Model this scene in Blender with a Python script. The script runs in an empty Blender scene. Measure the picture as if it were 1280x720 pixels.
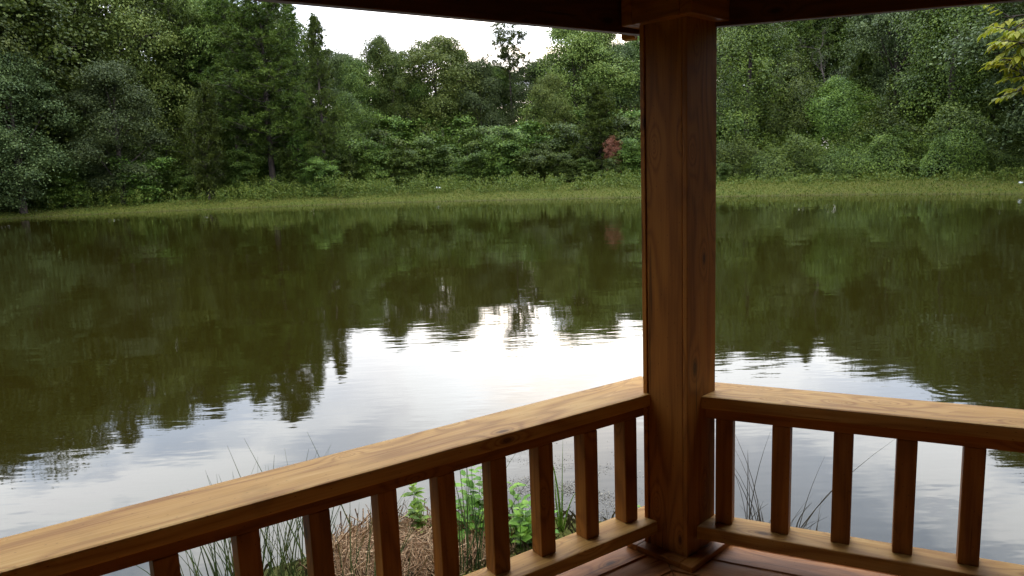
import bpy, bmesh, math, random
import numpy as np
from mathutils import Vector, Matrix

S = bpy.context.scene
COL = S.collection
R = math.radians
PI = math.pi
rng = np.random.default_rng(11)
random.seed(11)

# ------------------------------------------------------------------ camera
F_PX, PITCH, ROLL, CAM_Z = 921.8, 0.1587, -0.0390, 2.60
fw = Vector((0, math.cos(PITCH), -math.sin(PITCH)))
up = Vector((0, math.sin(PITCH), math.cos(PITCH)))
rt = Vector((1, 0, 0))
cr, sr = math.cos(ROLL), math.sin(ROLL)
c_r, c_u = cr*rt + sr*up, -sr*rt + cr*up
cam_d = bpy.data.cameras.new('camera')
cam = bpy.data.objects.new('camera', cam_d); COL.objects.link(cam)
cam.matrix_world = Matrix(((c_r.x, c_u.x, -fw.x, 0), (c_r.y, c_u.y, -fw.y, 0), (c_r.z, c_u.z, -fw.z, CAM_Z), (0, 0, 0, 1)))
cam_d.sensor_width = 36; cam_d.lens = 36*F_PX/1280
cam_d.clip_start = 0.05; cam_d.clip_end = 3000
S.camera = cam


def ray(px, py):
    return (px-640)*c_r/F_PX - (py-360)*c_u/F_PX + fw


def ground_at(px, py, z):            # where the sight line of a photo pixel meets height z
    d = ray(px, py); t = (z-CAM_Z)/d.z
    return Vector((t*d.x, t*d.y, z))


def at(px, D):                       # plan position on the bearing of photo column px at distance D
    d = ray(px, 213); k = D/math.hypot(d.x, d.y)
    return d.x*k, d.y*k


def top_z(px, py, D):
    d = ray(px, py)
    return CAM_Z + D*d.z/math.hypot(d.x, d.y)


# ------------------------------------------------------------------ light
SUN_EL, SUN_AZ = R(13.5), R(3.5)     # azimuth from +Y towards +X
w = bpy.data.worlds.new('World'); S.world = w; w.use_nodes = True
nt = w.node_tree; nt.nodes.clear()


def N(t, kind, **kw):
    n = t.nodes.new(kind)
    for k, v in kw.items():
        setattr(n, k, v)
    return n


def math_n(t, op, a, b=None, c=None):
    n = t.nodes.new('ShaderNodeMath'); n.operation = op
    for i, v in enumerate((a, b, c)):
        if v is None:
            continue
        if isinstance(v, (int, float)):
            n.inputs[i].default_value = v
        else:
            t.links.new(v, n.inputs[i])
    return n.outputs[0]


def ramp(t, src, stops):
    n = t.nodes.new('ShaderNodeValToRGB')
    e = n.color_ramp.elements
    while len(e) < len(stops):
        e.new(0.5)
    for k, (pos, c) in zip(e, stops):
        k.position = pos
        k.color = (*c, 1) if not isinstance(c, (int, float)) else (c, c, c, 1)
    t.links.new(src, n.inputs[0])
    return n.outputs[0]


def mixc(t, fac, a, b, mode='MIX'):
    n = t.nodes.new('ShaderNodeMix'); n.data_type = 'RGBA'; n.blend_type = mode
    for k, v in ((0, fac), (6, a), (7, b)):
        sock = n.inputs[k]
        if hasattr(v, 'links'):
            t.links.new(v, sock)
        elif isinstance(v, (int, float)):
            sock.default_value = v if k == 0 else (v, v, v, 1)
        else:
            sock.default_value = (*v, 1)
    return n.outputs[2]


sky = N(nt, 'ShaderNodeTexSky', sky_type='NISHITA', sun_disc=False, sun_elevation=SUN_EL, sun_rotation=SUN_AZ,
        air_density=1.0, dust_density=2.0, ozone_density=1.5)
tc = N(nt, 'ShaderNodeTexCoord')
sep = N(nt, 'ShaderNodeSeparateXYZ'); nt.links.new(tc.outputs['Generated'], sep.inputs[0])
zc = math_n(nt, 'ADD', math_n(nt, 'MAXIMUM', sep.outputs[2], 0.0), 0.16)
comb = N(nt, 'ShaderNodeCombineXYZ')
nt.links.new(math_n(nt, 'DIVIDE', sep.outputs[0], zc), comb.inputs[0])
nt.links.new(math_n(nt, 'DIVIDE', sep.outputs[1], zc), comb.inputs[1])
cn = N(nt, 'ShaderNodeTexNoise'); cn.inputs['Scale'].default_value = 1.9; cn.inputs['Detail'].default_value = 7
cn.inputs['Roughness'].default_value = 0.55; cn.inputs['Distortion'].default_value = 0.4
mp = N(nt, 'ShaderNodeMapping'); mp.inputs['Location'].default_value = (3.2, 1.4, 0)
nt.links.new(comb.outputs[0], mp.inputs[0]); nt.links.new(mp.outputs[0], cn.inputs['Vector'])
cover = ramp(nt, cn.outputs['Fac'], [(0.43, 0.0), (0.50, 0.42), (0.57, 1.0)])
# the sun is a bright patch behind the cloud: radiance falls off with the angle from the sun's direction
sd = N(nt, 'ShaderNodeVectorMath', operation='DOT_PRODUCT')
nt.links.new(tc.outputs['Generated'], sd.inputs[0])
sd.inputs[1].default_value = (math.sin(SUN_AZ)*math.cos(SUN_EL), math.cos(SUN_AZ)*math.cos(SUN_EL), math.sin(SUN_EL))
glow = math_n(nt, 'EXPONENT', math_n(nt, 'MULTIPLY', math_n(nt, 'SUBTRACT', sd.outputs['Value'], 1.0), 130.0))
# an overcast sky brightens towards the zenith
zen = math_n(nt, 'MULTIPLY_ADD', math_n(nt, 'MAXIMUM', sep.outputs[2], 0.0), 1.9, 0.50)
cloud_rad = math_n(nt, 'MULTIPLY', math_n(nt, 'ADD', math_n(nt, 'MULTIPLY', glow, 9.0), 11.0), zen)
cc = N(nt, 'ShaderNodeVectorMath', operation='SCALE'); cc.inputs[0].default_value = (0.94, 0.98, 1.04)
nt.links.new(cloud_rad, cc.inputs['Scale'])
skyc = mixc(nt, cover, mixc(nt, 0.7, sky.outputs[0], (3.6, 5.4, 8.6)), cc.outputs[0])
bg = N(nt, 'ShaderNodeBackground'); bg.inputs['Strength'].default_value = 0.10
nt.links.new(skyc, bg.inputs['Color'])
wo = N(nt, 'ShaderNodeOutputWorld'); nt.links.new(bg.outputs[0], wo.inputs[0])

sl = bpy.data.lights.new('sun', 'SUN'); sl.energy = 0.5; sl.angle = R(80); sl.color = (1, 0.95, 0.86)
so = bpy.data.objects.new('sun', sl); COL.objects.link(so)
so.rotation_euler = Vector((math.sin(SUN_AZ)*math.cos(SUN_EL), math.cos(SUN_AZ)*math.cos(SUN_EL), math.sin(SUN_EL))).to_track_quat('Z', 'Y').to_euler()

vs = S.view_settings
vs.view_transform = 'Standard'; vs.look = 'None'; vs.gamma = 1; vs.use_curve_mapping = False
vs.exposure = 1.6
cy = S.cycles
cy.max_bounces = 7; cy.diffuse_bounces = 4; cy.glossy_bounces = 3; cy.transmission_bounces = 3
cy.use_denoising = True
cy.sample_clamp_indirect = 6
cy.caustics_reflective = False; cy.caustics_refractive = False


# ------------------------------------------------------------------ helpers
def link(name, me, mat=None, parent=None):
    o = bpy.data.objects.new(name, me); COL.objects.link(o)
    if mat is not None and me is not None and not me.materials:
        me.materials.append(mat)
    if parent is not None:
        o.parent = parent
    return o


def tag(o, label=None, cat=None, group=None, kind=None):
    if label: o['label'] = label
    if cat: o['category'] = cat
    if group: o['group'] = group
    if kind: o['kind'] = kind
    return o


def thing(name, label, cat, loc=(0, 0, 0), rz=0, group=None):
    o = link(name, None); o.location = loc; o.rotation_euler = (0, 0, rz)
    o.empty_display_size = 0.2
    return tag(o, label, cat, group)


def np_mesh(name, V, polys_n, idx):      # V (n,3); idx flat loop indices; polys_n verts per face
    me = bpy.data.meshes.new(name)
    V = np.asarray(V, np.float32); idx = np.asarray(idx, np.int32)
    nf = len(idx)//polys_n
    me.vertices.add(len(V)); me.vertices.foreach_set('co', V.ravel())
    me.loops.add(len(idx)); me.loops.foreach_set('vertex_index', idx)
    me.polygons.add(nf); me.polygons.foreach_set('loop_start', np.arange(nf, dtype=np.int32)*polys_n)
    me.update(calc_edges=True); me.validate()
    return me


def unit(a):
    return a/np.maximum(np.linalg.norm(a, axis=-1, keepdims=True), 1e-9)


def leaf_quads(C, A, Nn, L, W, fold=0.0):
    """pointed leaves: centre C, long axis A, normal Nn, length L, width W"""
    A = unit(A); B = unit(np.cross(Nn, A)); Nn = np.cross(A, B)
    L = np.broadcast_to(np.asarray(L, float), (len(C),))[:, None]
    W = np.broadcast_to(np.asarray(W, float), (len(C),))[:, None]
    v0 = C - A*L*.5; v2 = C + A*L*.5 - Nn*L*.12
    v1 = C + B*W*.5 - A*L*.06 + Nn*W*fold; v3 = C - B*W*.5 - A*L*.06 + Nn*W*fold
    V = np.stack([v0, v1, v2, v3], 1).reshape(-1, 3)
    return V


def quads_mesh(name, V):
    return np_mesh(name, V, 4, np.arange(len(V)))


class Tubes:
    def __init__(s): s.V = []; s.F = []; s.n = 0
    def add(s, pts, rad, k=7):
        pts = [Vector(p) for p in pts]
        ring0 = None
        for i, p in enumerate(pts):
            d = (pts[min(i+1, len(pts)-1)] - pts[max(i-1, 0)]).normalized()
            a = d.cross(Vector((0.31, 0.92, 0.17)));
            if a.length < 1e-3: a = d.cross(Vector((1, 0, 0)))
            a.normalize(); b = d.cross(a)
            r = rad[i] if isinstance(rad, (list, tuple)) else rad
            ring = list(range(s.n, s.n+k))
            for j in range(k):
                t = 2*PI*j/k
                s.V.append(p + (a*math.cos(t)+b*math.sin(t))*r)
            s.n += k
            if ring0:
                for j in range(k):
                    s.F.append((ring0[j], ring0[(j+1) % k], ring[(j+1) % k], ring[j]))
            ring0 = ring
    def mesh(s, name):
        me = bpy.data.meshes.new(name); me.from_pydata([tuple(v) for v in s.V], [], s.F)
        for p in me.polygons: p.use_smooth = True
        me.update(); return me


# ------------------------------------------------------------------ materials
def new_mat(name):
    m = bpy.data.materials.new(name); m.use_nodes = True
    t = m.node_tree; t.nodes.clear()
    o = t.nodes.new('ShaderNodeOutputMaterial')
    return m, t, o


def principled(t, o, **kw):
    b = t.nodes.new('ShaderNodeBsdfPrincipled')
    for k, v in kw.items():
        s = b.inputs[k]
        if hasattr(v, 'links'): t.links.new(v, s)
        else: s.default_value = (*v, 1) if isinstance(v, tuple) and len(v) == 3 else v
    t.links.new(b.outputs[0], o.inputs[0])
    return b


def wood(name, light, mid, dark, rough=0.38, knots=1.0, coat=0.0, spec=.28):
    m, t, o = new_mat(name)
    tc = N(t, 'ShaderNodeTexCoord'); oi = N(t, 'ShaderNodeObjectInfo')
    off = N(t, 'ShaderNodeVectorMath', operation='MULTIPLY_ADD')
    t.links.new(oi.outputs['Random'], off.inputs[0])
    off.inputs[1].default_value = (37.1, 11.7, 23.3)
    t.links.new(tc.outputs['Object'], off.inputs[2])
    P = off.outputs[0]
    def mapped(sc):
        mpn = N(t, 'ShaderNodeMapping'); mpn.inputs['Scale'].default_value = sc
        t.links.new(P, mpn.inputs[0]); return mpn.outputs[0]
    sx = N(t, 'ShaderNodeSeparateXYZ'); t.links.new(P, sx.inputs[0])
    cx_ = N(t, 'ShaderNodeCombineXYZ')
    t.links.new(math_n(t, 'MULTIPLY', sx.outputs[0], 2.3), cx_.inputs[0])
    t.links.new(math_n(t, 'MULTIPLY', math_n(t, 'ADD', sx.outputs[1], sx.outputs[2]), 5.6), cx_.inputs[1])
    vor = N(t, 'ShaderNodeTexVoronoi', voronoi_dimensions='2D'); vor.inputs['Scale'].default_value = 1.0
    vor.inputs['Randomness'].default_value = 1.0
    t.links.new(cx_.outputs[0], vor.inputs['Vector'])
    sp2 = N(t, 'ShaderNodeTexVoronoi', voronoi_dimensions='2D'); sp2.inputs['Scale'].default_value = 4.3; t.links.new(cx_.outputs[0], sp2.inputs['Vector'])
    kd = vor.outputs['Distance']
    low = N(t, 'ShaderNodeTexNoise'); low.inputs['Scale'].default_value = 1.0; low.inputs['Detail'].default_value = 2
    low.inputs['Roughness'].default_value = .45
    t.links.new(mapped((0.55, 5.0, 5.0)), low.inputs['Vector'])
    kc0 = N(t, 'ShaderNodeSeparateXYZ'); t.links.new(vor.outputs['Color'], kc0.inputs[0])
    kd = math_n(t, 'MULTIPLY', kd, math_n(t, 'MULTIPLY_ADD', kc0.outputs[1], 1.3, 0.75))
    bulge = math_n(t, 'MULTIPLY', math_n(t, 'EXPONENT', math_n(t, 'MULTIPLY', kd, -6.5)), 0.45*knots)
    field = math_n(t, 'ADD', low.outputs['Fac'], bulge)
    rings = math_n(t, 'SINE', math_n(t, 'MULTIPLY', field, 64.0))
    rings = math_n(t, 'MULTIPLY_ADD', rings, 0.5, 0.5)
    fine = N(t, 'ShaderNodeTexNoise'); fine.inputs['Scale'].default_value = 1.0; fine.inputs['Detail'].default_value = 5
    t.links.new(mapped((5.0, 130.0, 130.0)), fine.inputs['Vector'])
    big = N(t, 'ShaderNodeTexNoise'); big.inputs['Scale'].default_value = 1.7; big.inputs['Detail'].default_value = 3
    t.links.new(mapped((0.9, 3.0, 3.0)), big.inputs['Vector'])
    v = math_n(t, 'ADD', math_n(t, 'MULTIPLY', math_n(t, 'POWER', rings, 2.2), 0.24),
               math_n(t, 'ADD', math_n(t, 'MULTIPLY', fine.outputs['Fac'], 0.50), math_n(t, 'MULTIPLY', big.outputs['Fac'], 0.45)))
    col = ramp(t, v, [(0.25, light), (0.50, mid), (0.90, dark)])
    kn = ramp(t, kd, [(0.050, 1.0), (0.085, 0.5), (0.15, 0.0)])
    kc = N(t, 'ShaderNodeSeparateXYZ'); t.links.new(vor.outputs['Color'], kc.inputs[0])
    gate = math_n(t, 'GREATER_THAN', kc.outputs[0], 0.62)
    kn = math_n(t, 'MULTIPLY', kn, gate)
    col = mixc(t, math_n(t, 'MULTIPLY', kn, 0.85*knots), col, tuple(c*.28 for c in dark))
    col = mixc(t, ramp(t, sp2.outputs['Distance'], [(.022, .6), (.04, 0.0)]), col, tuple(c*.25 for c in dark))
    # a little grey weathering and small nail-sized stains
    st = N(t, 'ShaderNodeTexNoise'); st.inputs['Scale'].default_value = 9; st.inputs['Detail'].default_value = 6
    t.links.new(P, st.inputs['Vector'])
    stain = ramp(t, st.outputs['Fac'], [(0.60, 0.0), (0.74, 0.35)])
    col = mixc(t, stain, col, tuple(c*.55 for c in mid))
    ck = N(t, 'ShaderNodeTexNoise'); ck.inputs['Scale'].default_value = 1.0; ck.inputs['Detail'].default_value = 3
    t.links.new(mapped((1.1, 42.0, 42.0)), ck.inputs['Vector'])
    col = mixc(t, ramp(t, ck.outputs['Fac'], [(.69, 0.0), (.73, .65)]), col, tuple(c*.22 for c in dark))
    vr = math_n(t, 'MULTIPLY_ADD', oi.outputs['Random'], 0.36, 0.82)
    hs = N(t, 'ShaderNodeHueSaturation'); t.links.new(vr, hs.inputs['Value']); t.links.new(col, hs.inputs['Color'])
    bmp = N(t, 'ShaderNodeBump'); bmp.inputs['Strength'].default_value = 0.22; bmp.inputs['Distance'].default_value = 0.004
    t.links.new(v, bmp.inputs['Height'])
    rg = math_n(t, 'MULTIPLY_ADD', fine.outputs['Fac'], 0.25, rough-.12)
    principled(t, o, **{'Base Color': hs.outputs[0], 'Roughness': rg, 'Normal': bmp.outputs[0], 'Coat Weight': coat, 'Coat Roughness': .25, 'Specular IOR Level': spec})
    return m


M_WOOD = wood('stained_wood', (.37, .152, .026), (.29, .106, .016), (.15, .046, .007), rough=.52)
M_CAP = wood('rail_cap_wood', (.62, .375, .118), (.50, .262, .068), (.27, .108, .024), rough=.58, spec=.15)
M_FLOOR = wood('floor_wood', (.42, .185, .058), (.33, .13, .037), (.16, .056, .016), rough=.50, spec=.14)
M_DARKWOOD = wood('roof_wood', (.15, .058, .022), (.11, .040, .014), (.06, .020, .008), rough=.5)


def leaf_mat(name, cols, trans=0.14, rough=0.5, vary=0.75, stops=(0.32, 0.5, 0.68)):
    m, t, o = new_mat(name)
    oi = N(t, 'ShaderNodeObjectInfo'); g = N(t, 'ShaderNodeNewGeometry'); tc = N(t, 'ShaderNodeTexCoord')
    ns = N(t, 'ShaderNodeTexNoise'); ns.inputs['Scale'].default_value = 0.55; ns.inputs['Detail'].default_value = 3
    ad = N(t, 'ShaderNodeVectorMath', operation='MULTIPLY_ADD')
    t.links.new(oi.outputs['Random'], ad.inputs[0]); ad.inputs[1].default_value = (50, 31, 17)
    t.links.new(tc.outputs['Object'], ad.inputs[2]); t.links.new(ad.outputs[0], ns.inputs['Vector'])
    v = math_n(t, 'ADD', math_n(t, 'MULTIPLY', ns.outputs['Fac'], 0.6), math_n(t, 'MULTIPLY', g.outputs['Random Per Island'], 0.4))
    col = ramp(t, v, list(zip(stops, cols)))
    hs = N(t, 'ShaderNodeHueSaturation')
    t.links.new(math_n(t, 'MULTIPLY_ADD', oi.outputs['Random'], 0.035, 0.474), hs.inputs['Hue'])
    t.links.new(math_n(t, 'MULTIPLY_ADD', oi.outputs['Random'], vary, 1.0-vary*.5), hs.inputs['Value'])
    t.links.new(col, hs.inputs['Color'])
    b = t.nodes.new('ShaderNodeBsdfPrincipled'); b.inputs['Roughness'].default_value = rough
    b.inputs['Specular IOR Level'].default_value = 0.18
    t.links.new(hs.outputs[0], b.inputs['Base Color'])
    tr = t.nodes.new('ShaderNodeBsdfTranslucent')
    yl = mixc(t, 0.4, hs.outputs[0], (.10, .13, .01)); t.links.new(yl, tr.inputs[0])
    mx = t.nodes.new('ShaderNodeMixShader'); mx.inputs[0].default_value = trans
    t.links.new(b.outputs[0], mx.inputs[1]); t.links.new(tr.outputs[0], mx.inputs[2])
    t.links.new(mx.outputs[0], o.inputs[0])
    return m


M_OAK = leaf_mat('oak_leaves', [(.032, .056, .010), (.062, .094, .015), (.105, .140, .022)])
M_GREY = leaf_mat('grey_green_leaves', [(.038, .060, .020), (.064, .092, .028), (.100, .132, .040)])
M_PALE = leaf_mat('pale_leaves', [(.062, .090, .018), (.100, .135, .024), (.150, .180, .036)])
M_PINE = leaf_mat('pine_needles', [(.034, .060, .011), (.064, .100, .015), (.108, .150, .022)], trans=.2)
M_VINE = leaf_mat('vine_leaves', [(.034, .060, .009), (.066, .108, .014), (.115, .165, .020)])
M_BUSH = leaf_mat('bush_leaves', [(.034, .064, .010), (.066, .112, .016), (.112, .162, .024)])
M_RED = leaf_mat('red_leaves', [(.10, .035, .022), (.15, .05, .03), (.19, .07, .04)])
M_WEED = leaf_mat('weed_leaves', [(.050, .086, .012), (.082, .126, .017), (.128, .160, .024)], vary=.1)
M_GRASS = leaf_mat('grass_blades', [(.044, .074, .008), (.078, .108, .010), (.115, .115, .018)], vary=.1, stops=(.36, .5, .62))
M_YELLOW = leaf_mat('yellow_leaves', [(.17, .23, .014), (.29, .335, .02), (.42, .42, .035)], trans=.45, vary=.1)
M_FRESH = leaf_mat('fresh_leaves', [(.12, .26, .035), (.18, .36, .045), (.25, .44, .06)], trans=.4, vary=.15)
M_RUSH = leaf_mat('rush_stems', [(.035, .07, .018), (.06, .10, .025), (.11, .12, .04)], trans=.1, vary=.1)
M_DRY = leaf_mat('dry_stalks', [(.05, .038, .02), (.085, .062, .03), (.035, .026, .014)], trans=.05, vary=.1)
M_STRAW = leaf_mat('straw', [(.20, .115, .050), (.36, .23, .11), (.48, .34, .18)], trans=.1, vary=.1)

m, t, o = new_mat('bark')
tc_ = N(t, 'ShaderNodeTexCoord'); mp_ = N(t, 'ShaderNodeMapping'); mp_.inputs['Scale'].default_value = (9, 9, 2)
t.links.new(tc_.outputs['Object'], mp_.inputs[0])
n1 = N(t, 'ShaderNodeTexNoise'); n1.inputs['Scale'].default_value = 1; n1.inputs['Detail'].default_value = 5
t.links.new(mp_.outputs[0], n1.inputs['Vector'])
c_ = ramp(t, n1.outputs['Fac'], [(.3, (.024, .017, .013)), (.7, (.085, .060, .045))])
principled(t, o, **{'Base Color': c_, 'Roughness': .9})
M_BARK = m

m, t, o = new_mat('ground')
tc_ = N(t, 'ShaderNodeTexCoord')
n1 = N(t, 'ShaderNodeTexNoise'); n1.inputs['Scale'].default_value = .22; n1.inputs['Detail'].default_value = 6
n2 = N(t, 'ShaderNodeTexNoise'); n2.inputs['Scale'].default_value = 2.6; n2.inputs['Detail'].default_value = 8
n3 = N(t, 'ShaderNodeTexNoise'); n3.inputs['Scale'].default_value = 22; n3.inputs['Detail'].default_value = 5
for n_ in (n1, n2, n3): t.links.new(tc_.outputs['Object'], n_.inputs['Vector'])
gcol = ramp(t, math_n(t, 'ADD', math_n(t, 'MULTIPLY', n1.outputs['Fac'], .45), math_n(t, 'MULTIPLY', n2.outputs['Fac'], .55)),
            [(.33, (.075, .060, .022)), (.46, (.080, .082, .012)), (.62, (.056, .072, .010)), (.75, (.032, .050, .008))])
sp_ = N(t, 'ShaderNodeSeparateXYZ'); t.links.new(tc_.outputs['Object'], sp_.inputs[0])
mud = ramp(t, math_n(t, 'ADD', sp_.outputs[2], math_n(t, 'MULTIPLY', n2.outputs['Fac'], .22)), [(.09, 1.0), (.24, 0.0)])
gcol = mixc(t, mud, gcol, (.050, .046, .014))
gcol = mixc(t, math_n(t, 'MULTIPLY', n3.outputs['Fac'], .6), gcol, (.05, .05, .02))
bm_ = N(t, 'ShaderNodeBump'); bm_.inputs['Strength'].default_value = .6; bm_.inputs['Distance'].default_value = .05
t.links.new(n3.outputs['Fac'], bm_.inputs['Height'])
principled(t, o, **{'Base Color': gcol, 'Roughness': 1.0, 'Specular IOR Level': .05, 'Normal': bm_.outputs[0]})
M_GROUND = m

m, t, o = new_mat('pond_water')
tc_ = N(t, 'ShaderNodeTexCoord')
def wnoise(sc, scale, det=2, rot=0):
    mpn = N(t, 'ShaderNodeMapping'); mpn.inputs['Scale'].default_value = sc; mpn.inputs['Rotation'].default_value = (0, 0, rot)
    n_ = N(t, 'ShaderNodeTexNoise'); n_.inputs['Scale'].default_value = scale; n_.inputs['Detail'].default_value = det
    t.links.new(tc_.outputs['Object'], mpn.inputs[0]); t.links.new(mpn.outputs[0], n_.inputs['Vector'])
    return n_.outputs['Fac']
patch = ramp(t, wnoise((.6, 1, 1), .16, 3), [(.38, .25), (.62, 1.0)])
h1 = math_n(t, 'MULTIPLY', wnoise((.45, 1.3, 1), 3.6, 2, .12), .60)
h2 = math_n(t, 'MULTIPLY', wnoise((.5, 1.2, 1), 8.0, 2, -.2), .13)
h3 = math_n(t, 'MULTIPLY', wnoise((1, 1.2, 1), .55, 1), 2.0)
hgt = math_n(t, 'MULTIPLY', math_n(t, 'ADD', h1, h2), patch)
hgt = math_n(t, 'ADD', hgt, h3)
rc = ground_at(1190, 486, 0)          # rings spreading where a fish has risen
dv = N(t, 'ShaderNodeVectorMath', operation='DISTANCE'); t.links.new(tc_.outputs['Object'], dv.inputs[0])
dv.inputs[1].default_value = tuple(rc)
rd = dv.outputs['Value']
rip = math_n(t, 'MULTIPLY', math_n(t, 'SINE', math_n(t, 'MULTIPLY', rd, 44.0)),
             math_n(t, 'EXPONENT', math_n(t, 'MULTIPLY', math_n(t, 'MULTIPLY', rd, rd), -7.0)))
hgt = math_n(t, 'ADD', hgt, math_n(t, 'MULTIPLY', rip, .045))
bm_ = N(t, 'ShaderNodeBump'); bm_.inputs['Strength'].default_value = 1.0; bm_.inputs['Distance'].default_value = .0040
t.links.new(hgt, bm_.inputs['Height'])
principled(t, o, **{'Base Color': (.0145, .0115, .0016), 'Roughness': .025, 'IOR': 1.333, 'Normal': bm_.outputs[0]})
M_WATER = m

m, t, o = new_mat('floating_bits')
g_ = N(t, 'ShaderNodeNewGeometry')
c_ = ramp(t, g_.outputs['Random Per Island'], [(.1, (.045, .032, .02)), (.5, (.10, .08, .05)), (.9, (.20, .18, .13))])
principled(t, o, **{'Base Color': c_, 'Roughness': .7})
M_BITS = m

m, t, o = new_mat('white_plastic')
principled(t, o, **{'Base Color': (.75, .76, .76), 'Roughness': .5}); M_WHITE = m

# ------------------------------------------------------------------ terrain and water
SHORE = np.array([(-47, 66), (-41, 69), (-33, 70.5), (-18, 71.2), (-9, 69.5), (-2.6, 66), (4, 63.3), (10, 60.3), (15.9, 55.9), (21, 53.3), (25.2, 50.2),
                  (30.4, 44), (36, 37), (40, 28), (39, 15), (30, 5), (18, 1.0), (9, 1.6), (5, 2.6), (3.0, 3.5), (2.0, 4.5), (1.2, 4.9), (0.5, 5.2), (-.3, 5.35),
                  (-1.2, 5.0), (-2.4, 4.2), (-4, 3.6), (-8, 3.0), (-20, 3.0), (-40, 8), (-56, 24), (-59, 45), (-54, 59)], float)
# smooth the outline (two rounds of corner cutting)
for _ in range(2):
    nx = np.roll(SHORE, -1, 0); SHORE = np.stack([.75*SHORE+.25*nx, .25*SHORE+.75*nx], 1).reshape(-1, 2)


def shore_dist(X, Y):                 # > 0 on land
    p = np.stack([np.ravel(X), np.ravel(Y)], 1)
    a = SHORE; b = np.roll(SHORE, -1, 0)
    best = np.full(len(p), 1e9); inside = np.zeros(len(p), bool)
    for i in range(len(a)):
        e = b[i]-a[i]; q = p-a[i]
        tt = np.clip((q@e)/(e@e), 0, 1)
        best = np.minimum(best, np.hypot(*(q-tt[:, None]*e).T))
        cond = ((a[i, 1] > p[:, 1]) != (b[i, 1] > p[:, 1]))
        with np.errstate(divide='ignore', invalid='ignore'):
            xi = a[i, 0] + (p[:, 1]-a[i, 1])*e[0]/(e[1] if abs(e[1]) > 1e-9 else 1e-9)
        inside ^= cond & (p[:, 0] < xi)
    return np.where(inside, -best, best).reshape(np.shape(X))


def height(X, Y):
    d = shore_dist(X, Y)
    far = np.clip((np.asarray(Y, float)-14)/12, 0, 1)
    land = far*(1.15*(1-np.exp(-np.maximum(d, 0)/6.0)) + .012*np.maximum(d-10, 0)) + (1-far)*.45*(1-np.exp(-np.maximum(d, 0)/1.9))
    wob = .05*np.sin(np.asarray(X)*.9+1.3*np.sin(np.asarray(Y)*.37))*np.clip(d/3, 0, 1)
    return np.where(d > 0, land+wob, np.maximum(d*.35, -1.4)) + .0


def axis(lo, hi, fine_lo, fine_hi, fine, grow):
    a = list(np.arange(fine_lo, fine_hi+1e-6, fine))
    s = fine
    while a[-1] < hi: s = min(s*grow, 40); a.append(a[-1]+s)
    s = fine
    while a[0] > lo: s = min(s*grow, 40); a.insert(0, a[0]-s)
    return np.array(a)


ax = axis(-900, 900, -50, 50, .9, 1.12)
ax = np.unique(np.concatenate([ax, np.arange(-6, 6, .2)]))
ay = np.unique(np.concatenate([axis(-700, 1400, 36, 84, .6, 1.12), np.arange(0, 7, .2)]))
GX, GY = np.meshgrid(ax, ay)
GZ = height(GX, GY)
nx_, ny_ = len(ax), len(ay)
ii = np.arange(nx_*ny_).reshape(ny_, nx_)
q = np.stack([ii[:-1, :-1], ii[:-1, 1:], ii[1:, 1:], ii[1:, :-1]], -1).reshape(-1)
me = np_mesh('ground', np.stack([GX, GY, GZ], -1).reshape(-1, 3), 4, q)
for p_ in me.polygons: p_.use_smooth = True
tag(link('ground', me, M_GROUND), kind='structure')
me = bpy.data.meshes.new('water'); me.from_pydata([(-75, -2, 0), (55, -2, 0), (55, 85, 0), (-75, 85, 0)], [], [(0, 1, 2, 3)])
tag(link('water', me, M_WATER), kind='structure')

# ------------------------------------------------------------------ gazebo
FLOOR_Z, CAP_Z, SUB_Z, LOW_Z, LOWB_Z, BEAM_Z = 1.030, 1.695, 1.598, 1.162, 1.108, 3.094
BIS = R(176.24)
SIDE = 3.4
Pc = Vector((.3588*1.56, 1.9070*1.56, 0))
uin = Vector((math.sin(BIS), math.cos(BIS), 0))          # from the near post towards the middle of the hexagon
CEN = Pc + uin*SIDE
CORN = []
for k in range(6):
    a = math.atan2(-uin.y, -uin.x) + k*PI/3
    CORN.append(CEN + SIDE*Vector((math.cos(a), math.sin(a), 0)))

gaz = thing('gazebo', 'stained timber hexagonal gazebo with low baluster railings standing at the pond edge', 'gazebo', (CEN.x, CEN.y, 0))
GINV = Matrix.Translation((-CEN.x, -CEN.y, 0))


def board(name, mat, parent, M, sx, sy, sz, bev=.006, tilt=0):
    """a board centred on M's origin, long axis = local X; M in world space"""
    bm = bmesh.new(); bmesh.ops.create_cube(bm, size=1)
    bmesh.ops.scale(bm, vec=(sx, sy, sz), verts=bm.verts)
    if bev:
        bmesh.ops.bevel(bm, geom=bm.edges[:], offset=bev, segments=2, profile=.6, affect='EDGES')
    me = bpy.data.meshes.new(name); bm.to_mesh(me); bm.free()
    o = link(name, me, mat, parent)
    inv = Matrix.Identity(4); p_ = parent
    chain = []
    while p_ is not None: chain.append(p_); p_ = p_.parent
    for c in reversed(chain): inv = inv @ c.matrix_basis
    o.matrix_basis = inv.inverted() @ M
    return o


def frame(orig, xdir, z=0):
    x = Vector(xdir).normalized(); zz = Vector((0, 0, 1)); y = zz.cross(x)
    return Matrix(((x.x, y.x, 0, orig[0]), (x.y, y.y, 0, orig[1]), (0, 0, 1, z), (0, 0, 0, 1)))


UPX = Matrix(((0, 0, -1, 0), (0, 1, 0, 0), (1, 0, 0, 0), (0, 0, 0, 1)))   # local X -> world Z

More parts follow.
